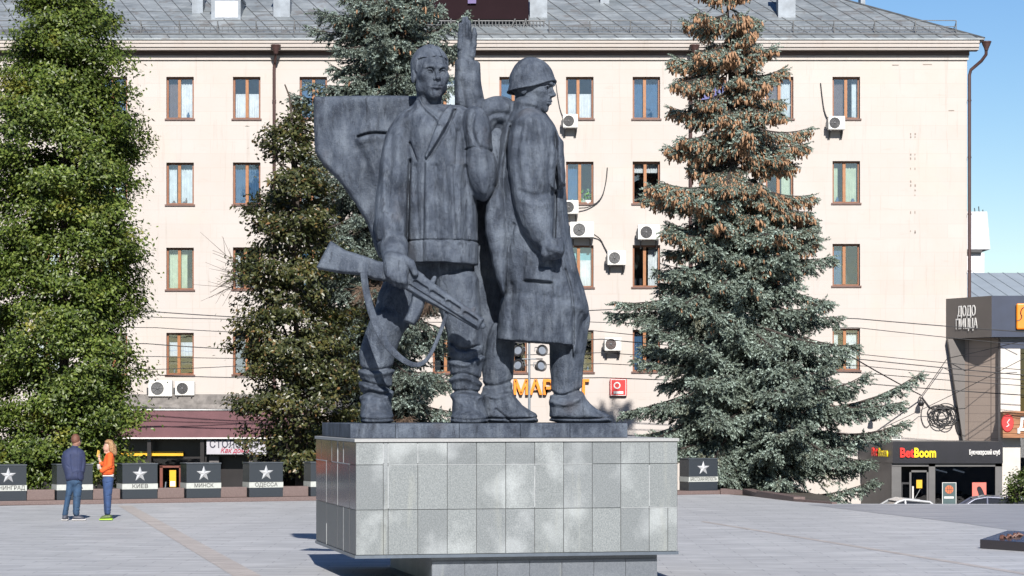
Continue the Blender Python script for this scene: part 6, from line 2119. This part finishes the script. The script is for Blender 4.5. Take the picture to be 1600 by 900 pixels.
    t.puff([(161, 746), (161, 765), (162, 785), (163, 806), (170, 806), (172, 780), (175, 750)], 4, 6.0, 5, 1.5)
    for P in ([(164, 800), (173, 802)], [(163.5, 795), (173, 797)], [(162.5, 776), (174, 774)], [(161, 756), (170, 753)]): t.stroke(P, .8, .6)
    out('jeans', t, jean)
    s = clay(146, 188, 800, 818)
    for d, x in ((-4, 0), (4, 1)):
        s.puff([(174 + x, 804), (175 + x, 811), (156 + x, 811.5), (156 + x, 809), (163 + x, 804.5)], d, 3.8, 3, .5, smooth=1)
    out('shoes', s, shoe)
    s = clay(146, 188, 806, 818)
    for d, x in ((-4, 0), (4, 1)): s.puff([(175.5 + x, 810), (175.5 + x, 813), (155 + x, 813), (155 + x, 810.5)], d, 4.2, 1.6, 0, smooth=0)
    out('shoe_soles', s, lime)
    # phone held up
    k = PY / F
    p = W(153.6, 709.5, PY)
    ph = MB(); ph.box(-.035, .035, -.006, .006, -.07, .07)
    o = ph.build('phone', pbr('yellow_phone_case', (.85, .50, .10), .4, .1), None, bevel=.008)
    o.location = p + Vector((0, -.012, .01)); o.rotation_euler = (0, R(15), R(60))
    tag(o, 'small yellow phone held up in the hand of the person in orange', 'phone')
    # white paper cup or cloth in the other hand
    cp = MB(); cp.lathe([(0, -.05), (.03, -.05), (.038, .05), (.04, .052), (.04, .056), (0, .056)], 16)
    o = cp.build('paper_cup', white); o.location = W(154.2, 729.5, PY - 9 * k * 1.0); tag(o, 'white cup held low against the orange sweatshirt', 'cup')
    return root
# ------------------------------------------------------------------ put it together
build_ground()
build_block()
build_acs()
build_shops()
M['lens'] = pbr('lamp_lens', (.22, .25, .30), .08, .2, 3, 0)
M['carglass'] = pbr('car_glass', (.02, .022, .026), .05, .2, 2, 0)
build_right_side()
build_cables()
ped, plinth, ped_top = build_pedestal()
statue, bronze = build_statue()
plinth_mesh(plinth, bronze)
build_city_blocks()
build_memorial_slab()
build_mast()
c1 = W(1412, 783, 69.5); build_car((c1.x, 69.5, -1.75), R(4), (.48, .49, .50), 'silver car with only its roof above the edge of the square, below the shop door', False, 4.1)
c2 = W(1545, 775, 70.5); build_car((c2.x, 70.5, -1.72), R(-6), (.10, .11, .16), 'dark blue car with a roof aerial parked below the square beside the bush', True, 4.4)
build_trees()
person_man()
person_woman()

# billboard seen from behind on the roof
def build_billboard():
    Y = 90.75
    z = lambda py: EYE + (HY - py) * Y / F
    x = lambda px: (px - CX) * Y / F
    t = empty('billboard', (x(750), Y, z(50)))
    tag(t, 'back of a dark brown billboard on a pale lattice stand on the roof', 'billboard')
    o = Vector(t.location)
    def add(mb, name, mat, **k):
        mb.v = [tuple(Vector(p) - o) for p in mb.v]; return mb.build(name, mat, t, **k)
    mb = MB(); mb.box(x(640), x(826), Y, Y + .25, z(30), z(-60)); add(mb, 'panel', pbr('dark_brown_board', (.020, .010, .013), .9, .15, 1.5, 0, spec=.1))
    mb = MB()
    for py in (33, 49): mb.tube([(x(640), Y - .05, z(py)), (x(852), Y - .05, z(py))], .03, 6)
    px = 642
    while px < 850:
        mb.tube([(x(px), Y - .05, z(33)), (x(px + (2 if px > 800 else 0)), Y - .05, z(50))], .022, 5); px += 5.3
    for a, b in ((795, 805), (815, 822), (750, 748), (700, 705)): mb.tube([(x(a), Y - .1, z(52)), (x(b), Y - .1, z(30))], .035, 5)
    add(mb, 'lattice', M['railing'])
    mb = MB(); mb.box(x(640), x(828), Y + .3, Y + .4, z(48), z(31)); add(mb, 'back_panel', M['dark_metal'])
    mb = MB(); mb.box(x(731), x(744), Y - .1, Y - .002, z(6), z(-10)); add(mb, 'bracket_lamp', pbr('purple_bracket', (.10, .06, .22), .4, .2))
build_billboard()

# plant and oddments on window sills
def potted_plant():
    X, Z = bx(919), bz(318)
    t = empty('potted_plant', (X, BY + .25, Z - .02)); tag(t, 'green potted plant inside the window beside the helmeted soldier\'s shoulder', 'plant')
    mb = MB(); mb.lathe([(0, 0), (.09, 0), (.12, .16), (.10, .16), (0, .15)], 14); mb.build('pot', M['shop_white'], t)
    rng = np.random.default_rng(2)
    C = rng.normal(size=(70, 3)) * [.16, .05, .10] + [0, 0, .32]
    V, T = leaves_np(C, unit(rng.normal(size=(70, 3)) + [0, -1, .6]), rng.uniform(.08, .16, 70), rng)
    mesh_np('leaves', V, T, pbr('plant_leaf', (.10, .26, .05), .5, .4, 8, 0), t)
potted_plant()

# the colours above were picked for an exposure of 0.45; bring every surface's reflectance down to the exposure in use
ALBEDO = 2 ** (0.45 - sc.view_settings.exposure)
for m_ in bpy.data.materials:
    if not m_.use_nodes: continue
    t_ = m_.node_tree
    for n_ in [n for n in t_.nodes if n.type in ('BSDF_PRINCIPLED', 'BSDF_TRANSLUCENT')]:
        s_ = n_.inputs['Base Color'] if n_.type == 'BSDF_PRINCIPLED' else n_.inputs['Color']
        if s_.is_linked:
            src = s_.links[0].from_socket
            t_.links.new(mix(t_, 1.0, src, (ALBEDO,) * 3, 'MULTIPLY'), s_)
